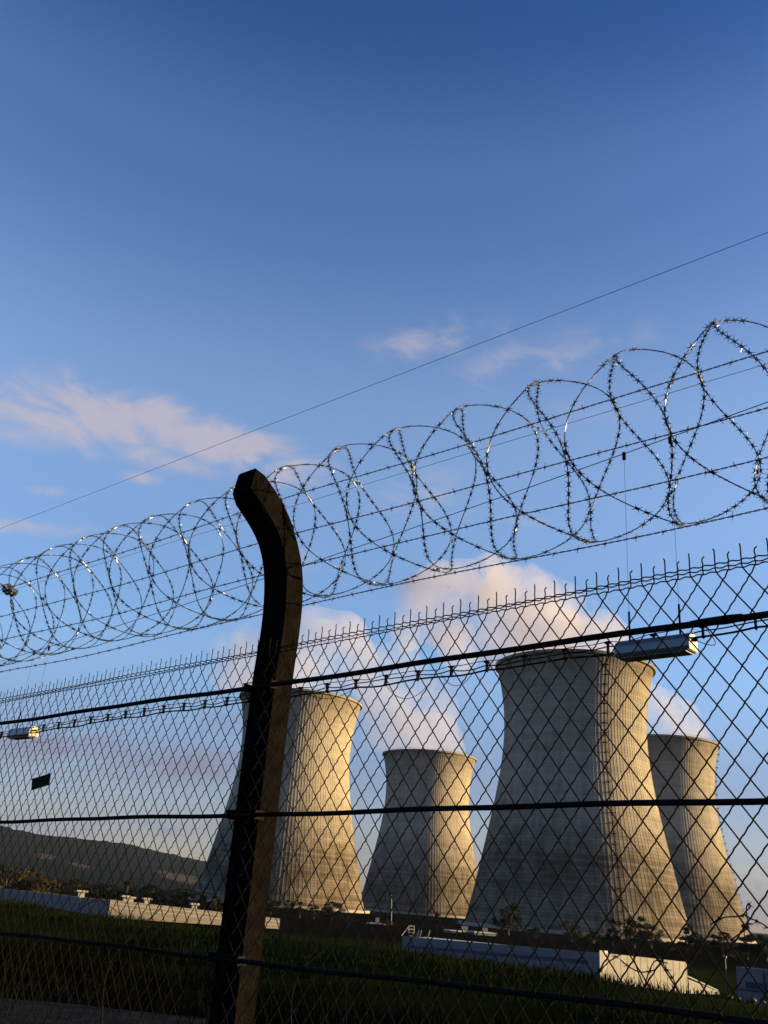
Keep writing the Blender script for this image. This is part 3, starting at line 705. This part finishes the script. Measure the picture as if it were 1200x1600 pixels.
# ------------------------------------------------------------------ grass and weeds (nobody could count them)
def blades(n, s_rng, d_rng, h_rng, w, mt, name, label, lean=.4, clump=None, seed=1):
    rnd = np.random.default_rng(seed)
    s = rnd.uniform(*s_rng, n); d = rnd.uniform(*d_rng, n); k_ = d > path_edge(s)+rnd.uniform(-.2, .3, n); s, d = s[k_], d[k_]; n = len(s)
    hmul = .55+.45*np.sin(s*.7+np.sin(d*.9)*2)*np.sin(d*.6+1.3)+rnd.uniform(0, .5, n)
    keep = rnd.uniform(0, 1, n) < np.clip(.55+.5*np.sin(s*.37)*np.sin(d*.5+s*.1), .15, 1); s, d, hmul = s[keep], d[keep], hmul[keep]; n = len(s)
    B = FPa(s, -d, 0); B[:, 2] = ground_z(B[:, 0], B[:, 1])-.02
    h = rnd.uniform(*h_rng, n)*np.clip(hmul, .25, 1.4); a = rnd.uniform(0, 6.28, n); ln = rnd.normal(0, lean, (n, 2))*h[:, None]
    e = np.stack([np.cos(a), np.sin(a), 0*a], 1)*w
    mid = B+np.stack([ln[:, 0]*.3, ln[:, 1]*.3, h*.6], 1); tip = B+np.stack([ln[:, 0], ln[:, 1], h], 1)
    V = np.stack([B-e, B+e, mid+e*.7, mid-e*.7, tip], 1)
    mb = MB(); mb.v.append(V.reshape(-1, 3)); i = np.arange(n)[:, None]*5
    mb.f.append(i+np.array([[0, 1, 2, 3]])); mb.f.append(i+np.array([[3, 2, 4]])); mb.n = 5*n
    o = mb.build(name, mt); tag(o, label, 'grass', kind='stuff'); return o
blades(90000, (-75, 26), (13, 24), (.10, .28), .010, M['grass'], 'grass', 'short green grass on the bank in front of the white buildings', seed=2)
blades(60000, (-45, 22), (4.2, 14), (.15, .45), .008, M['drygrass'], 'weeds', 'dark rough weeds between the gravel track and the green grass', lean=.6, seed=3)

# ------------------------------------------------------------------ the fence
SO = -2.511                                # s of the post base mark
def zline(z1, z2, s1=-2.22, s2=1.72):      # heights are relative to the eye, s relative to the mark
    return lambda s: EYE+z1+(z2-z1)*(np.asarray(s)-SO-s1)/(s2-s1)
Z_TOP = zline(.711, .741); Z_MID = zline(.222, .289); Z_LOW = zline(-.255, -.178); Z_H = zline(.836, .89); Z_BOT = lambda s: .06+0*np.asarray(s)
S_L, S_R = SO-6.5, SO+3.3
fence = thing('perimeter_fence', FP(SO-.2, 0, 0), 'dark crimped wire mesh fence on a curved concrete post, three horizontal rails', 'fence')
def rail(zf, r, n=-.002):
    s = np.linspace(S_L, S_R, 90); b = MB(); z = zf(s)+.0025*np.sin(s*3.1)+.0015*np.sin(s*9)
    b.tube(FPa(s, n, z), r, 10)
    return b
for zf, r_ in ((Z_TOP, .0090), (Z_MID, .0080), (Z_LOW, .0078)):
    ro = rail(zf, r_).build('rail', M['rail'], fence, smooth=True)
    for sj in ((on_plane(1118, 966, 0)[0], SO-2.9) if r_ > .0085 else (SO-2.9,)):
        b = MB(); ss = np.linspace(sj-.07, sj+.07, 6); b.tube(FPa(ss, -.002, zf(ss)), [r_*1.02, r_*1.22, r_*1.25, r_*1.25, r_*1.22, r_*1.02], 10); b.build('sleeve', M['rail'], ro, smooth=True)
# crimped mesh
PW, PH = .0702, .0920
mb = MB(); k0, k1 = int(math.floor(S_L/PW)), int(math.ceil(S_R/PW))
def crimp_wire(base_s, sgn, tall, rnd):
    """one wire: spike, straight run through the three edge wires, then diagonal to the bottom or to the fence's end"""
    zt = float(Z_H(base_s)); top = zt+(.046 if tall else .030)
    zk = zt-.014                            # where the bend starts
    zz = np.arange(top, .06, -.0068)
    run = np.maximum(0, zk-zz); soft = run*run/(run+.011)
    s = base_s+sgn*soft*PW/PH
    k = (s > S_L) & (s < S_R); zz, s, run = zz[k], s[k], run[k]
    if len(zz) < 4: return
    ph = (top-zz)/(.0230)*2*math.pi
    amp_n = .0030 if sgn < 0 else .0009
    n = .0115+amp_n*np.sin(ph)+(.0012 if sgn > 0 else -.0012)
    s = s+(.0016 if sgn < 0 else .0003)*np.sin(ph+.8)
    wob = .0015*math.sin(base_s*37)
    s[0] += .004*(1 if not tall else -.5)+wob
    mb.tube(FPa(s, n, zz), .0020, 4, cap=True, ref=(.3, .5, .2))
for k in range(k0-40, k1+40):
    rnd = None
    crimp_wire(k*PW, +1, True, rnd); crimp_wire(k*PW+PW/2, -1, False, rnd)
# wires that enter at the ends low down (their spikes would lie beyond the end posts) are covered by the +-40 overrun
ss = np.arange(S_L, S_R, .0075)
for dz, ph in ((0, 0), (-.0085, 2.0), (-.0185, 4.0)):
    mb.tube(FPa(ss, .0115+.0022*np.sin(ss/PW*4*math.pi+ph), Z_H(ss)+dz+.0011*np.sin(ss/PW*4*math.pi+ph)+.002*np.sin(ss*5+ph)), .0020, 4)
mb.build('wire_mesh', M['meshwire'], fence, smooth=True)
# clamps on the rails
# post
def make_post(s_right, label_piece=None):
    w = .134; sh = -.014
    fr_ = [(0, -2.3), (0, -.6), (0, .2), (0, .80), (-.008, .89), (-.013, .98), (-.008, 1.07), (.000, 1.157), (.018, 1.23), (.054, 1.308), (.10, 1.352), (.15, 1.388), (.200, 1.424)]
    bk_ = [(-.098, -2.3), (-.098, -.6), (-.098, .2), (-.098, .79), (-.104, .89), (-.108, 1.0), (-.105, 1.09), (-.096, 1.176), (-.077, 1.255), (-.033, 1.338), (.012, 1.412), (.085, 1.484), (.172, 1.538)]
    # resample finer and smoother
    def rs(pl, m=60):
        pl = np.array(pl); d = np.r_[0, np.cumsum(np.linalg.norm(np.diff(pl, axis=0), axis=1))]
        t = np.linspace(0, 1, m)**.6; t = t/t[-1]; x = np.interp(t*d[-1], d, pl[:, 0]); z = np.interp(t*d[-1], d, pl[:, 1])
        for _ in range(3):
            x[1:-1] = (x[:-2]+2*x[1:-1]+x[2:])/4; z[1:-1] = (z[:-2]+2*z[1:-1]+z[2:])/4
        return np.stack([x, z], 1)
    A = rs(fr_); B = rs(bk_); V = []
    tipA = np.array([.232, 1.456]); tipB = np.array([.215, 1.556])
    A = np.vstack([A, tipA]); B = np.vstack([B, tipB])
    m = len(A)
    ch = .012
    # cross-section: chamfered rectangle, 8 points
    for i in range(m):
        a, b = A[i], B[i]; d = (b-a)/np.linalg.norm(b-a); tp = 0 if i < m-1 else .012
        s0, s1 = s_right-w+tp, s_right-tp
        for (pp, s_) in ((a+d*ch*.6, s1), (b-d*ch*.6, s1), (b, s1-ch*.6), (b, s0+ch*.6), (b-d*ch*.6, s0), (a+d*ch*.6, s0), (a, s0+ch*.6), (a, s1-ch*.6)):
            jx = .0016*mnoise.noise(Vector((s_*40, pp[0]*40, pp[1]*22)))
            V.append(FP(SO+s_+jx, pp[0]+sh+jx, pp[1]+EYE))
    mb = MB(); i, j = np.meshgrid(np.arange(m-1), np.arange(8), indexing='ij')
    mb.addq(V, np.stack([i*8+j, i*8+(j+1) % 8, (i+1)*8+(j+1) % 8, (i+1)*8+j], -1).reshape(-1, 4))
    mb.f.append(np.arange(8)[None]); mb.f.append(np.arange(8)[::-1][None]+(m-1)*8)
    return mb.build('post', M['post'], fence, fixn=True)
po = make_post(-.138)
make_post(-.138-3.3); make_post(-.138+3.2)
# rail clips on the post
for zf in (Z_TOP, Z_MID, Z_LOW):
    b = MB(); s_ = SO-.138-.067; z = float(zf(s_))
    for ds in (-.078, .074):
        b.box(FP(s_+ds, -.03, z-.015), FT*.007, FN*.042, (0, 0, .030))
    b.tube([FP(s_-.085, .010, z+.014), FP(s_+.085, .010, z+.014)], .0025, 5); b.build('rail_clip', M['rail'], fence)

# ------------------------------------------------------------------ barbed wire strands
def twisted(mb, s0, s1, n, zf, amp=.0017, r=.0013, pitch=.05):
    s = np.arange(s0, s1, .009); z = zf(s)
    for ph in (0, math.pi):
        mb.tube(FPa(s, n+amp*np.cos(s/pitch*2*math.pi+ph), z+amp*np.sin(s/pitch*2*math.pi+ph)), r, 4)
def barb(mb, P, T, rnd, size=.013):
    T = T/np.linalg.norm(T); a = rnd.uniform(0, 6.28); u = np.cross(T, (0, 0, 1)); u /= np.linalg.norm(u); v = np.cross(T, u)
    th = np.linspace(0, 4*math.pi, 9)
    mb.tube([P+T*(t/(4*math.pi)-.5)*.008+.0033*(u*math.cos(t+a)+v*math.sin(t+a)) for t in th], .0011, 4)
    for q in range(2):
        b = a+q*1.9; d = u*math.cos(b)+v*math.sin(b); e = T*(.35 if q else -.35); d = d+e; d /= np.linalg.norm(d)
        mb.tube([P-d*size, P+d*size], [.0006, .0013][::1], 4)
BW = [(1.494, .02, 'topmost of the four barbed strands running behind the post tip'), (1.367, -.06, 'second barbed strand from the top, level with the upper post curve'),
      (1.236, -.10, 'third barbed strand from the top, beside a smooth taut wire'), (1.074, -.12, 'lowest barbed strand, along the underside of the razor coil')]
for k, (z0, n0, lab) in enumerate(BW):
    rnd = np.random.default_rng(30+k); mb = MB()
    zf = lambda s, z0=z0, k=k: EYE+z0+.008*np.sin((s-SO+.2)*2*math.pi/3.2+1.5)+.003*np.sin(s*4+k)+(.010*(s-SO) if k == 3 else 0)
    twisted(mb, S_L, S_R, n0-.012, zf)
    s = S_L+.05
    while s < S_R:
        zz = float(zf(np.array(s))); T = FP(s+.01, 0, float(zf(np.array(s+.01))))-FP(s, 0, zz); barb(mb, FP(s, n0-.012, zz), T, rnd); s += .098+rnd.uniform(-.012, .012)
    o = mb.build('barbed_wire', M['galv'], loc=FP(SO, n0, EYE+z0), smooth=True); tag(o, lab, 'barbed wire', 'barbed strands strung along the post arm')

# ------------------------------------------------------------------ razor wire coil
def make_coil():
    root = thing('razor_wire_coil', FP(SO, -.42, EYE+1.25), 'springy coil of razor wire stretched in loops along the top of the fence', 'razor wire')
    rnd = np.random.default_rng(9); p = .171; r0_ = .318; n_c = -.43; turns = int((S_R-S_L)/p)-1
    step = 24; t = np.arange(0, turns, 1/120.)
    def pos(t):
        t = np.asarray(t, float); s = S_L+.1+p*t+.5*p*np.cos(5*math.pi*t)*.96
        wob = .030*np.sin(t*.83)*np.sin(2*math.pi*t+t*.3)+.022*np.sin(t*2.1+1)
        s = s+wob*.5
        zc = EYE+1.578+.012*np.sin(s*1.3)-.035*np.exp(-((s-SO+1.3)/.7)**2)
        rr = r0_*(1+.012*np.sin(t*1.7+.5)+.008*np.sin(t*4.1))
        a = 2*math.pi*t+R_(42)
        # angle 0 = top, leaning a little towards the photographer
        return FPa(s, n_c+rr*np.sin(a), zc+rr*np.cos(a))
    P = pos(t); mb = MB(); mb.tube(P, .0021, 5, ref=(.2, .1, .97))
    # the barbed tape: pairs of pointed blades along it
    L_ = np.r_[0, np.cumsum(np.linalg.norm(np.diff(P, axis=0), axis=1))]; marks = np.arange(.02, L_[-1], .037); tb = np.interp(marks, L_, t)
    P0_ = pos(tb); T = pos(tb+.002)-pos(tb-.002); T /= np.linalg.norm(T, axis=1)[:, None]
    a = 2*math.pi*tb+R_(42); RD = FPa(0*a, np.sin(a)+FD, np.cos(a)); RD /= np.linalg.norm(RD, axis=1)[:, None]
    tw = rnd.normal(0, .5, len(a))[:, None]; U = np.cross(T, RD); U = U*np.cos(tw)+RD*np.sin(tw); U -= (U*T).sum(1)[:, None]*T; U /= np.linalg.norm(U, axis=1)[:, None]
    Nn = np.cross(T, U)*.0004
    V = []
    shape = [(-.011, .0088), (-.0035, .0030), (.0035, .0030), (.011, .0088), (.0045, 0), (.011, -.0088), (.0035, -.0030), (-.0035, -.0030), (-.011, -.0088), (-.0045, 0)]
    top = np.stack([P0_+T*x*1.3+U*y*1.6+Nn for x, y in shape], 1); bot = np.stack([P0_+T*x*1.3+U*y*1.6-Nn for x, y in shape], 1)
    n = len(P0_); V = np.concatenate([top, bot], 1); i = np.arange(n)[:, None]*20
    mb.v.append(V.reshape(-1, 3)); base = mb.n
    tris = [(0, 1, 9), (1, 7, 9), (7, 8, 9), (1, 2, 6), (1, 6, 7), (2, 3, 4), (2, 4, 6), (4, 5, 6)]
    for tr in tris:
        mb.f.append(base+i+np.array([tr])); mb.f.append(base+i+10+np.array([tr[::-1]]))
    for k in range(10):
        kk = (k+1) % 10; mb.f.append(base+i+np.array([[k, k+10, kk+10, kk]]))
    mb.n += 20*n
    mb.build('barbed_tape', M['razor'], root)
    # crimped clips where neighbouring loops touch
    rest = MB()
    for q in range(int(turns*2.5)):
        tq = q*.4
        if tq+1 >= turns: break
        c = (pos(tq)+pos(tq+1))/2; T_ = pos(tq+.003)-pos(tq-.003); T_ = T_/np.linalg.norm(T_); sc_ = float(c@FT)-SO
        b = MB() if -3.4 < sc_ < 2.0 else rest
        b.tube([c-T_*.009, c-T_*.007, c+T_*.007, c+T_*.009], [.002, .005, .005, .002], 6)
        if b is not rest: b.build('clip', M['galv'], root)
    tag(rest.build('clip', M['galv'], root), kind='stuff')
make_coil()

# ------------------------------------------------------------------ overhead wires, cables and hanging lamps inside the fence
NL = -8.0
def wire_thing(pts, n, r, mt, name, label, cat, group=None, ext=.35, k=5, sagf=None):
    q = np.array([on_plane(px, py, n) for px, py in pts]); deg = min(2, len(q)-1)
    c = np.polyfit(q[:, 0], q[:, 1], deg); w = q[:, 0].max()-q[:, 0].min()
    s = np.linspace(q[:, 0].min()-w*ext, q[:, 0].max()+min(8, w*ext), 160)
    lin = np.polyfit(q[:, 0], q[:, 1], 1) if deg == 2 else c
    z = np.where((s < q[:, 0].min()-1) | (s > q[:, 0].max()+1), np.polyval(lin, s), np.polyval(c, s)) if False else np.polyval(c, s)
    if sagf is not None: z = z+sagf(s)
    mb = MB(); mb.tube(FPa(s, n, z), r, k); o = mb.build(name, mt, loc=FP(float(s.mean()), n, float(z.mean())), smooth=True)
    tag(o, label, cat, group); return lambda x: np.polyval(c, x)
wire_thing([(0, 826), (1200, 363)], NL, .0042, M['cable'], 'overhead_wire', 'single thin wire crossing the open sky high above the razor coil', 'wire', k=5)
wire_thing([(310, 835), (1200, 568)], NL, .0036, M['cable'], 'overhead_wire', 'faint smooth wire just below the topmost barbed strand', 'wire', ext=1.6)
ZS2 = wire_thing([(0, 1033), (397, 911), (700, 802), (973, 712), (1200, 628)], NL, .0062, M['cable'], 'suspension_wire', 'taut smooth wire through the razor coil that carries the hanging lamps', 'wire')
bp = [(0, 1152), (220, 1117), (400, 1095), (600, 1068), (820, 1039), (1000, 1010), (1200, 977)]
qb = np.array([on_plane(px, py, NL) for px, py in bp])
cb = np.polyfit(qb[:, 0], qb[:, 1], 2)
def zb(s): return np.interp(s, qb[:, 0], qb[:, 1])
sb = np.arange(-24, 4, .09)
clips = np.arange(-22.3, 3.5, .62)
cab = [(0, .014, 0, 'thick black cable, lowest of the bundle under the top rail', 3.1), (.06, .009, 1, 'thin black cable, middle of the bundle under the top rail', 2.2), (.12, .006, 2, 'thinnest cable, uppermost of the bundle under the top rail', 4.4)]
for dz, r, q, lab, fq in cab:
    z = zb(sb)+dz-.022*np.abs(np.sin((sb+22.3)/.62*math.pi/ (1 if q else 2)))*(1+.8*np.sin(sb*fq))
    mb = MB(); mb.tube(FPa(sb, NL+.02*q, z), r, 5)
    if q == 1:
        for c_, w_, d_ in ((-8.8, 1.0, .30), (-7.9, .6, .20), (-19.0, 1.8, .30), (-12.0, .8, .22), (-10.4, 1.2, .15)):   # slack loops
            x = np.linspace(-1, 1, 22); mb.tube(FPa(c_+x*w_*.5, NL+.03, zb(c_+x*w_*.5)+.02-d_*(1-x*x)), .0045, 5)
    o = mb.build('cable', M['cable'], loc=FP(-8, NL, float(zb(-8))), smooth=True); tag(o, lab, 'cable', 'cables running under the top rail')
cl = thing('cable_hangers', FP(-8, NL, float(zb(-8))), 'small T-shaped hangers clamping the dark cable bundle together', 'cable hanger')
for i, s in enumerate(clips):
    mb = MB(); z = float(zb(s)); mb.box(FP(s-.008, NL-.02, z-.03), FT*.016, FN*.05, (0, 0, .13)); mb.box(FP(s-.04, NL-.02, z+.101), FT*.08, FN*.05, (0, 0, .016)); mb.build('hanger', M['cable'], cl)
def make_lamp(sc, zbot, label):
    Ln = .93; root = thing('hanging_lamp', FP(sc, NL, zbot), label, 'lamp', 'tube lamps hanging inside the fence')
    sec = [(x*1.15, z*1.2-.03) for x, z in [(-.10, .0), (.10, .0), (.115, .035), (.11, .09)]+[(.11*math.cos(a), .09+.095*math.sin(a)) for a in np.linspace(.25, math.pi-.25, 9)]+[(-.11, .09), (-.115, .035)]]
    m = len(sec); b = MB(); V = [FP(sc+x, NL+n_, zbot+z) for x in (-Ln/2, Ln/2) for n_, z in sec]
    b.add(V, [[i, (i+1) % m, m+(i+1) % m, m+i] for i in range(m)]+[list(range(m))[::-1], list(range(m, 2*m))]); b.build('housing', M['lampshell'], root, fixn=True)
    for x in (-1, 1):
        b = MB(); x0 = sc+x*Ln/2; x1 = x0+x*.02
        V = [FP(q, NL+n_*.93, zbot+.005+z*.95) for q in (x0, x1) for n_, z in sec]
        b.add(V, [[i, (i+1) % m, m+(i+1) % m, m+i] for i in range(m)]+[list(range(m))[::-1], list(range(m, 2*m))]); ec = b.build('end_cap', M['lampcap'], root, fixn=True)
        b = MB(); c_ = FP(x1, NL, zbot+.10)
        b.tube([c_, c_+FT*x*.05], .018, 8); b.tube([c_+FT*x*.008-FN*.06, c_+FT*x*.008+FN*.06], .007, 5); b.build('cable_gland', M['cable'], ec)
    b = MB(); b.box(FP(sc-Ln/2+.03, NL-.105, zbot-.046), FT*(Ln-.06), FN*.21, (0, 0, .014)); b.build('diffuser', M['lampglass'], root)
    for ds in (-.33, .33):
        s = sc+ds; zr = float(zb(s)); ztop = zbot+.57; zw = float(ZS2(s))
        b = MB(); b.tube([FP(s, NL, zbot+.18), FP(s, NL, ztop)], .013, 6); rod = b.build('hanger_rod', M['cable'], root)
        b = MB(); b.tube([FP(s, NL, ztop), FP(s, NL, zw)], .0022, 5); b.box(FP(s-.018, NL-.018, zw-.09), FT*.036, FN*.036, (0, 0, .11)); b.build('hanger_wire', M['cable'], rod)
    b = MB(); x = np.linspace(0, 1, 14); b.tube(FPa(sc+Ln/2+.04+.30*np.sin(x*math.pi)*.6+x*.12, NL, zbot+.10-.16*np.sin(x*math.pi)+x*.16), .005, 5); b.build('supply_lead', M['cable'], root, smooth=True)
sA, zA_ = on_plane(1025, 1018, NL)
make_lamp(SO-2.42, 3.02+EYE, 'grey tube lamp hanging in front of the rim of the largest tower')
make_lamp(SO-17.55, 2.83+EYE, 'small tube lamp with bright sunlit end hanging at the far left')

# ------------------------------------------------------------------ small things on the fence
# black plate on the mesh at left
c4 = [on_plane(px, py, .02) for px, py in ((52, 1217), (80.5, 1208.5), (78, 1226.5), (50.5, 1235))]
cp = FP(np.mean([c[0] for c in c4]), .02, np.mean([c[1] for c in c4]))
pl = thing('plate', cp, 'small blank black plate wired to the mesh at far left', 'plate')
mb = MB(); Vp = [FP(s, n, z) for n in (.022, .026) for s, z in c4]; mb.add(Vp, [[0, 1, 2, 3], [7, 6, 5, 4]]+[[i, (i+1) % 4, 4+(i+1) % 4, 4+i] for i in range(4)]); mb.build('sheet', M['black'], pl, fixn=True)
for i in (0, 1):
    s, z = c4[i]; b = MB(); b.tube([FP(s+(.006 if i == 0 else -.006), .028, z-.006), FP(s+(.006 if i == 0 else -.006), .008, z+.004)], .0012, 5); b.build('wire_tie', M['galv'], pl)
# crumpled clear scrap on the top strand
s, z = on_plane(13, 921, .02); b = bmesh.new(); bmesh.ops.create_icosphere(b, subdivisions=3, radius=.034)
for v in b.verts:
    q = mnoise.fractal(v.co*38, 1, 2, 3); v.co *= 1+q*.9; v.co.z *= .75; v.co.x *= 1.1
me = bpy.data.meshes.new('plastic_scrap'); b.to_mesh(me); b.free(); me.materials.append(M['plastic'])
o = bpy.data.objects.new('plastic_scrap', me); SC.collection.objects.link(o); o.location = FP(s, .008, z); tag(o, 'crumpled greyish plastic scrap caught on the barbed wire at far left', 'plastic scrap')

# ------------------------------------------------------------------ dry stems, brambles and stray barbed wire low on the fence
def stem_plant(s, n, h, label, seed, count=7, spread=.25, name='dry_weed'):
    rnd = np.random.default_rng(seed); base = FP(s, n, 0); base[2] = max(0, float(ground_z(base[0], base[1])))
    root = thing(name, base, label, 'dry plant', 'dry plants growing against the fence')
    for k in range(count):
        a = rnd.uniform(0, 6.28); L0 = h*rnd.uniform(.6, 1.1); t = np.linspace(0, 1, 14); d = FT*math.cos(a)*spread+FN*math.sin(a)*spread*.5
        curl = rnd.uniform(-.5, .9); P = base+np.outer(t*L0*.9+t**3*curl*.3, d)+np.outer(t*L0-curl*.35*t**3*L0, (0, 0, 1))+np.cumsum(rnd.normal(0, .006, (14, 3)), 0)
        b = MB(); b.tube(P, np.linspace(.0028, .0008, 14), 5)
        for q in range(5):
            i = rnd.integers(4, 13); e = rnd.normal(size=3); e[2] = abs(e[2])*.6; e *= .09*h/np.linalg.norm(e)
            b.tube([P[i], P[i]+e*.6, P[i]+e+(0, 0, -.01)], [.0013, .001, .0006], 4)
        b.build('stem', M['stem'], root, smooth=True)
stems = [(-4.55, -.25, 1.2, 'tallest clump of pale dry stems behind the mesh at lower left', 9), (-4.0, -.35, 1.15, 'thin dry stems in the gap between the lower left clump and the post', 6),
         (-3.4, -.3, 1.25, 'dry stems rising just left of the concrete post', 7), (-2.25, -.3, 1.2, 'dry stems rising just right of the concrete post', 7),
         (-1.75, -.4, 1.25, 'dry stems below the free-standing tower', 6), (-1.2, -.3, 1.05, 'few low dry stems at bottom right', 5)]
for k, (s, n, h, lab, c) in enumerate(stems): stem_plant(s, n, h, lab, 60+k, c)
# long arching brambles
def bramble(pts, n, label, seed, r=.0026):
    rnd = np.random.default_rng(seed); q = np.array([on_plane(px, py, n) for px, py in pts]); m = 40
    tt = np.linspace(0, len(q)-1, m); s = np.interp(tt, range(len(q)), q[:, 0]); z = np.interp(tt, range(len(q)), q[:, 1])
    for _ in range(4): s[1:-1] = (s[:-2]+2*s[1:-1]+s[2:])/4; z[1:-1] = (z[:-2]+2*z[1:-1]+z[2:])/4
    P = FPa(s, n+.04*np.sin(tt*2), z); b = MB(); b.tube(P, np.linspace(r, r*.4, m), 5)
    for i in range(2, m-1, 2):
        e = rnd.normal(size=3); e *= .012/np.linalg.norm(e); b.tube([P[i], P[i]+e], [.001, .0003], 4)
    o = b.build('bramble', M['stem'], loc=P[0], smooth=True); tag(o, label, 'bramble', 'brambles climbing the fence')
bramble([(160, 1600), (185, 1500), (215, 1440), (255, 1405), (290, 1388), (330, 1398)], -.12, 'arching bramble shoot crossing the sunlit shed left of the post', 1)
bramble([(20, 1600), (60, 1480), (100, 1425), (150, 1400), (180, 1412), (200, 1440)], -.15, 'arching bramble shoot near the left edge', 2)
bramble([(455, 1600), (480, 1520), (510, 1470), (545, 1430), (560, 1448)], -.1, 'bramble shoot leaning towards the foot of the sunlit tower', 3)
def stray(pts, n, label, seed):
    rnd = np.random.default_rng(seed); q = np.array([on_plane(px, py, n) for px, py in pts]); m = 60
    tt = np.linspace(0, len(q)-1, m); s = np.interp(tt, range(len(q)), q[:, 0]); z = np.interp(tt, range(len(q)), q[:, 1])
    for _ in range(6): s[1:-1] = (s[:-2]+2*s[1:-1]+s[2:])/4; z[1:-1] = (z[:-2]+2*z[1:-1]+z[2:])/4
    P = FPa(s, n+.01*np.sin(tt*3), z); b = MB(); b.tube(P, .0016, 5)
    for i in range(5, m-4, 13):
        for k in range(5):
            e = rnd.normal(size=3); e *= .013/np.linalg.norm(e); b.tube([P[i]-e*.3, P[i]+e], [.0013, .0004], 4)
    o = b.build('stray_barbed_wire', M['meshwire'], loc=P[0], smooth=True); tag(o, label, 'barbed wire', 'loose ends of barbed wire low on the fence')
stray([(935, 1525), (955, 1500), (985, 1478), (1010, 1545), (1015, 1565)], -.05, 'loose barbed wire looping over the sunlit end wall', 1)
stray([(970, 1500), (1000, 1520), (1025, 1515), (1040, 1500), (1020, 1500), (1008, 1550)], -.06, 'short curled barbed wire in the middle of the sunlit end wall', 2)
stray([(1035, 1500), (1050, 1525), (1060, 1565)], -.05, 'nearly straight barbed wire end at the right of the sunlit end wall', 3)
stray([(1110, 1445), (1135, 1432), (1160, 1432), (1175, 1418), (1165, 1410), (1172, 1440), (1160, 1455), (1145, 1470)], -.04, 'tangled knot of barbed wire at right, over the foot of the far right tower', 4)
stray([(1165, 1430), (1185, 1440), (1205, 1455), (1230, 1475)], -.04, 'barbed wire end running off the right edge from the tangled knot', 5)
# pale stones on the bank at the right
for k, (px, py, rr, lab) in enumerate([(1141, 1569, .06, 'flat pale stone, leftmost of those below the grey building'), (1155, 1574, .04, 'smallest pale stone below the grey building'), (1178, 1576, .07, 'pinkish stone, middle of those below the grey building'), (1194, 1578, .045, 'pale stone nearest the right edge')]):
    b = bmesh.new(); bmesh.ops.create_icosphere(b, subdivisions=3, radius=rr)
    for v in b.verts: v.co *= 1+.35*mnoise.noise(v.co*14+Vector((k*5, 0, 0))); v.co.z *= .6
    me = bpy.data.meshes.new('stone'); b.to_mesh(me); b.free(); me.materials.append(M['stone']); me.polygons.foreach_set('use_smooth', [True]*len(me.polygons))
    o = bpy.data.objects.new('stone', me); SC.collection.objects.link(o); P = at(px, py, 21.5); P[2] = float(ground_z(P[0], P[1]))+rr*.3+.04; o.location = P; tag(o, lab, 'stone', 'pale stones on the bank')

# ------------------------------------------------------------------ the air over the plain
hz = MB(); hz.box((-7000, -300, PLAIN-40), (14000, 0, 0), (0, 8000, 0), (0, 0, 330))
m = bpy.data.materials.new('haze_air'); m.use_nodes = True; t = m.node_tree
for n in list(t.nodes):
    if n.type == 'BSDF_PRINCIPLED': t.nodes.remove(n)
pv = t.nodes.new('ShaderNodeVolumePrincipled'); pv.inputs['Color'].default_value = (.55, .75, 1, 1); pv.inputs['Density'].default_value = .000016
t.links.new(pv.outputs[0], [n for n in t.nodes if n.type == 'OUTPUT_MATERIAL'][0].inputs['Volume'])
tag(hz.build('haze', m), kind='stuff')

for o in SC.objects:
    if '_o' in o: del o['_o']
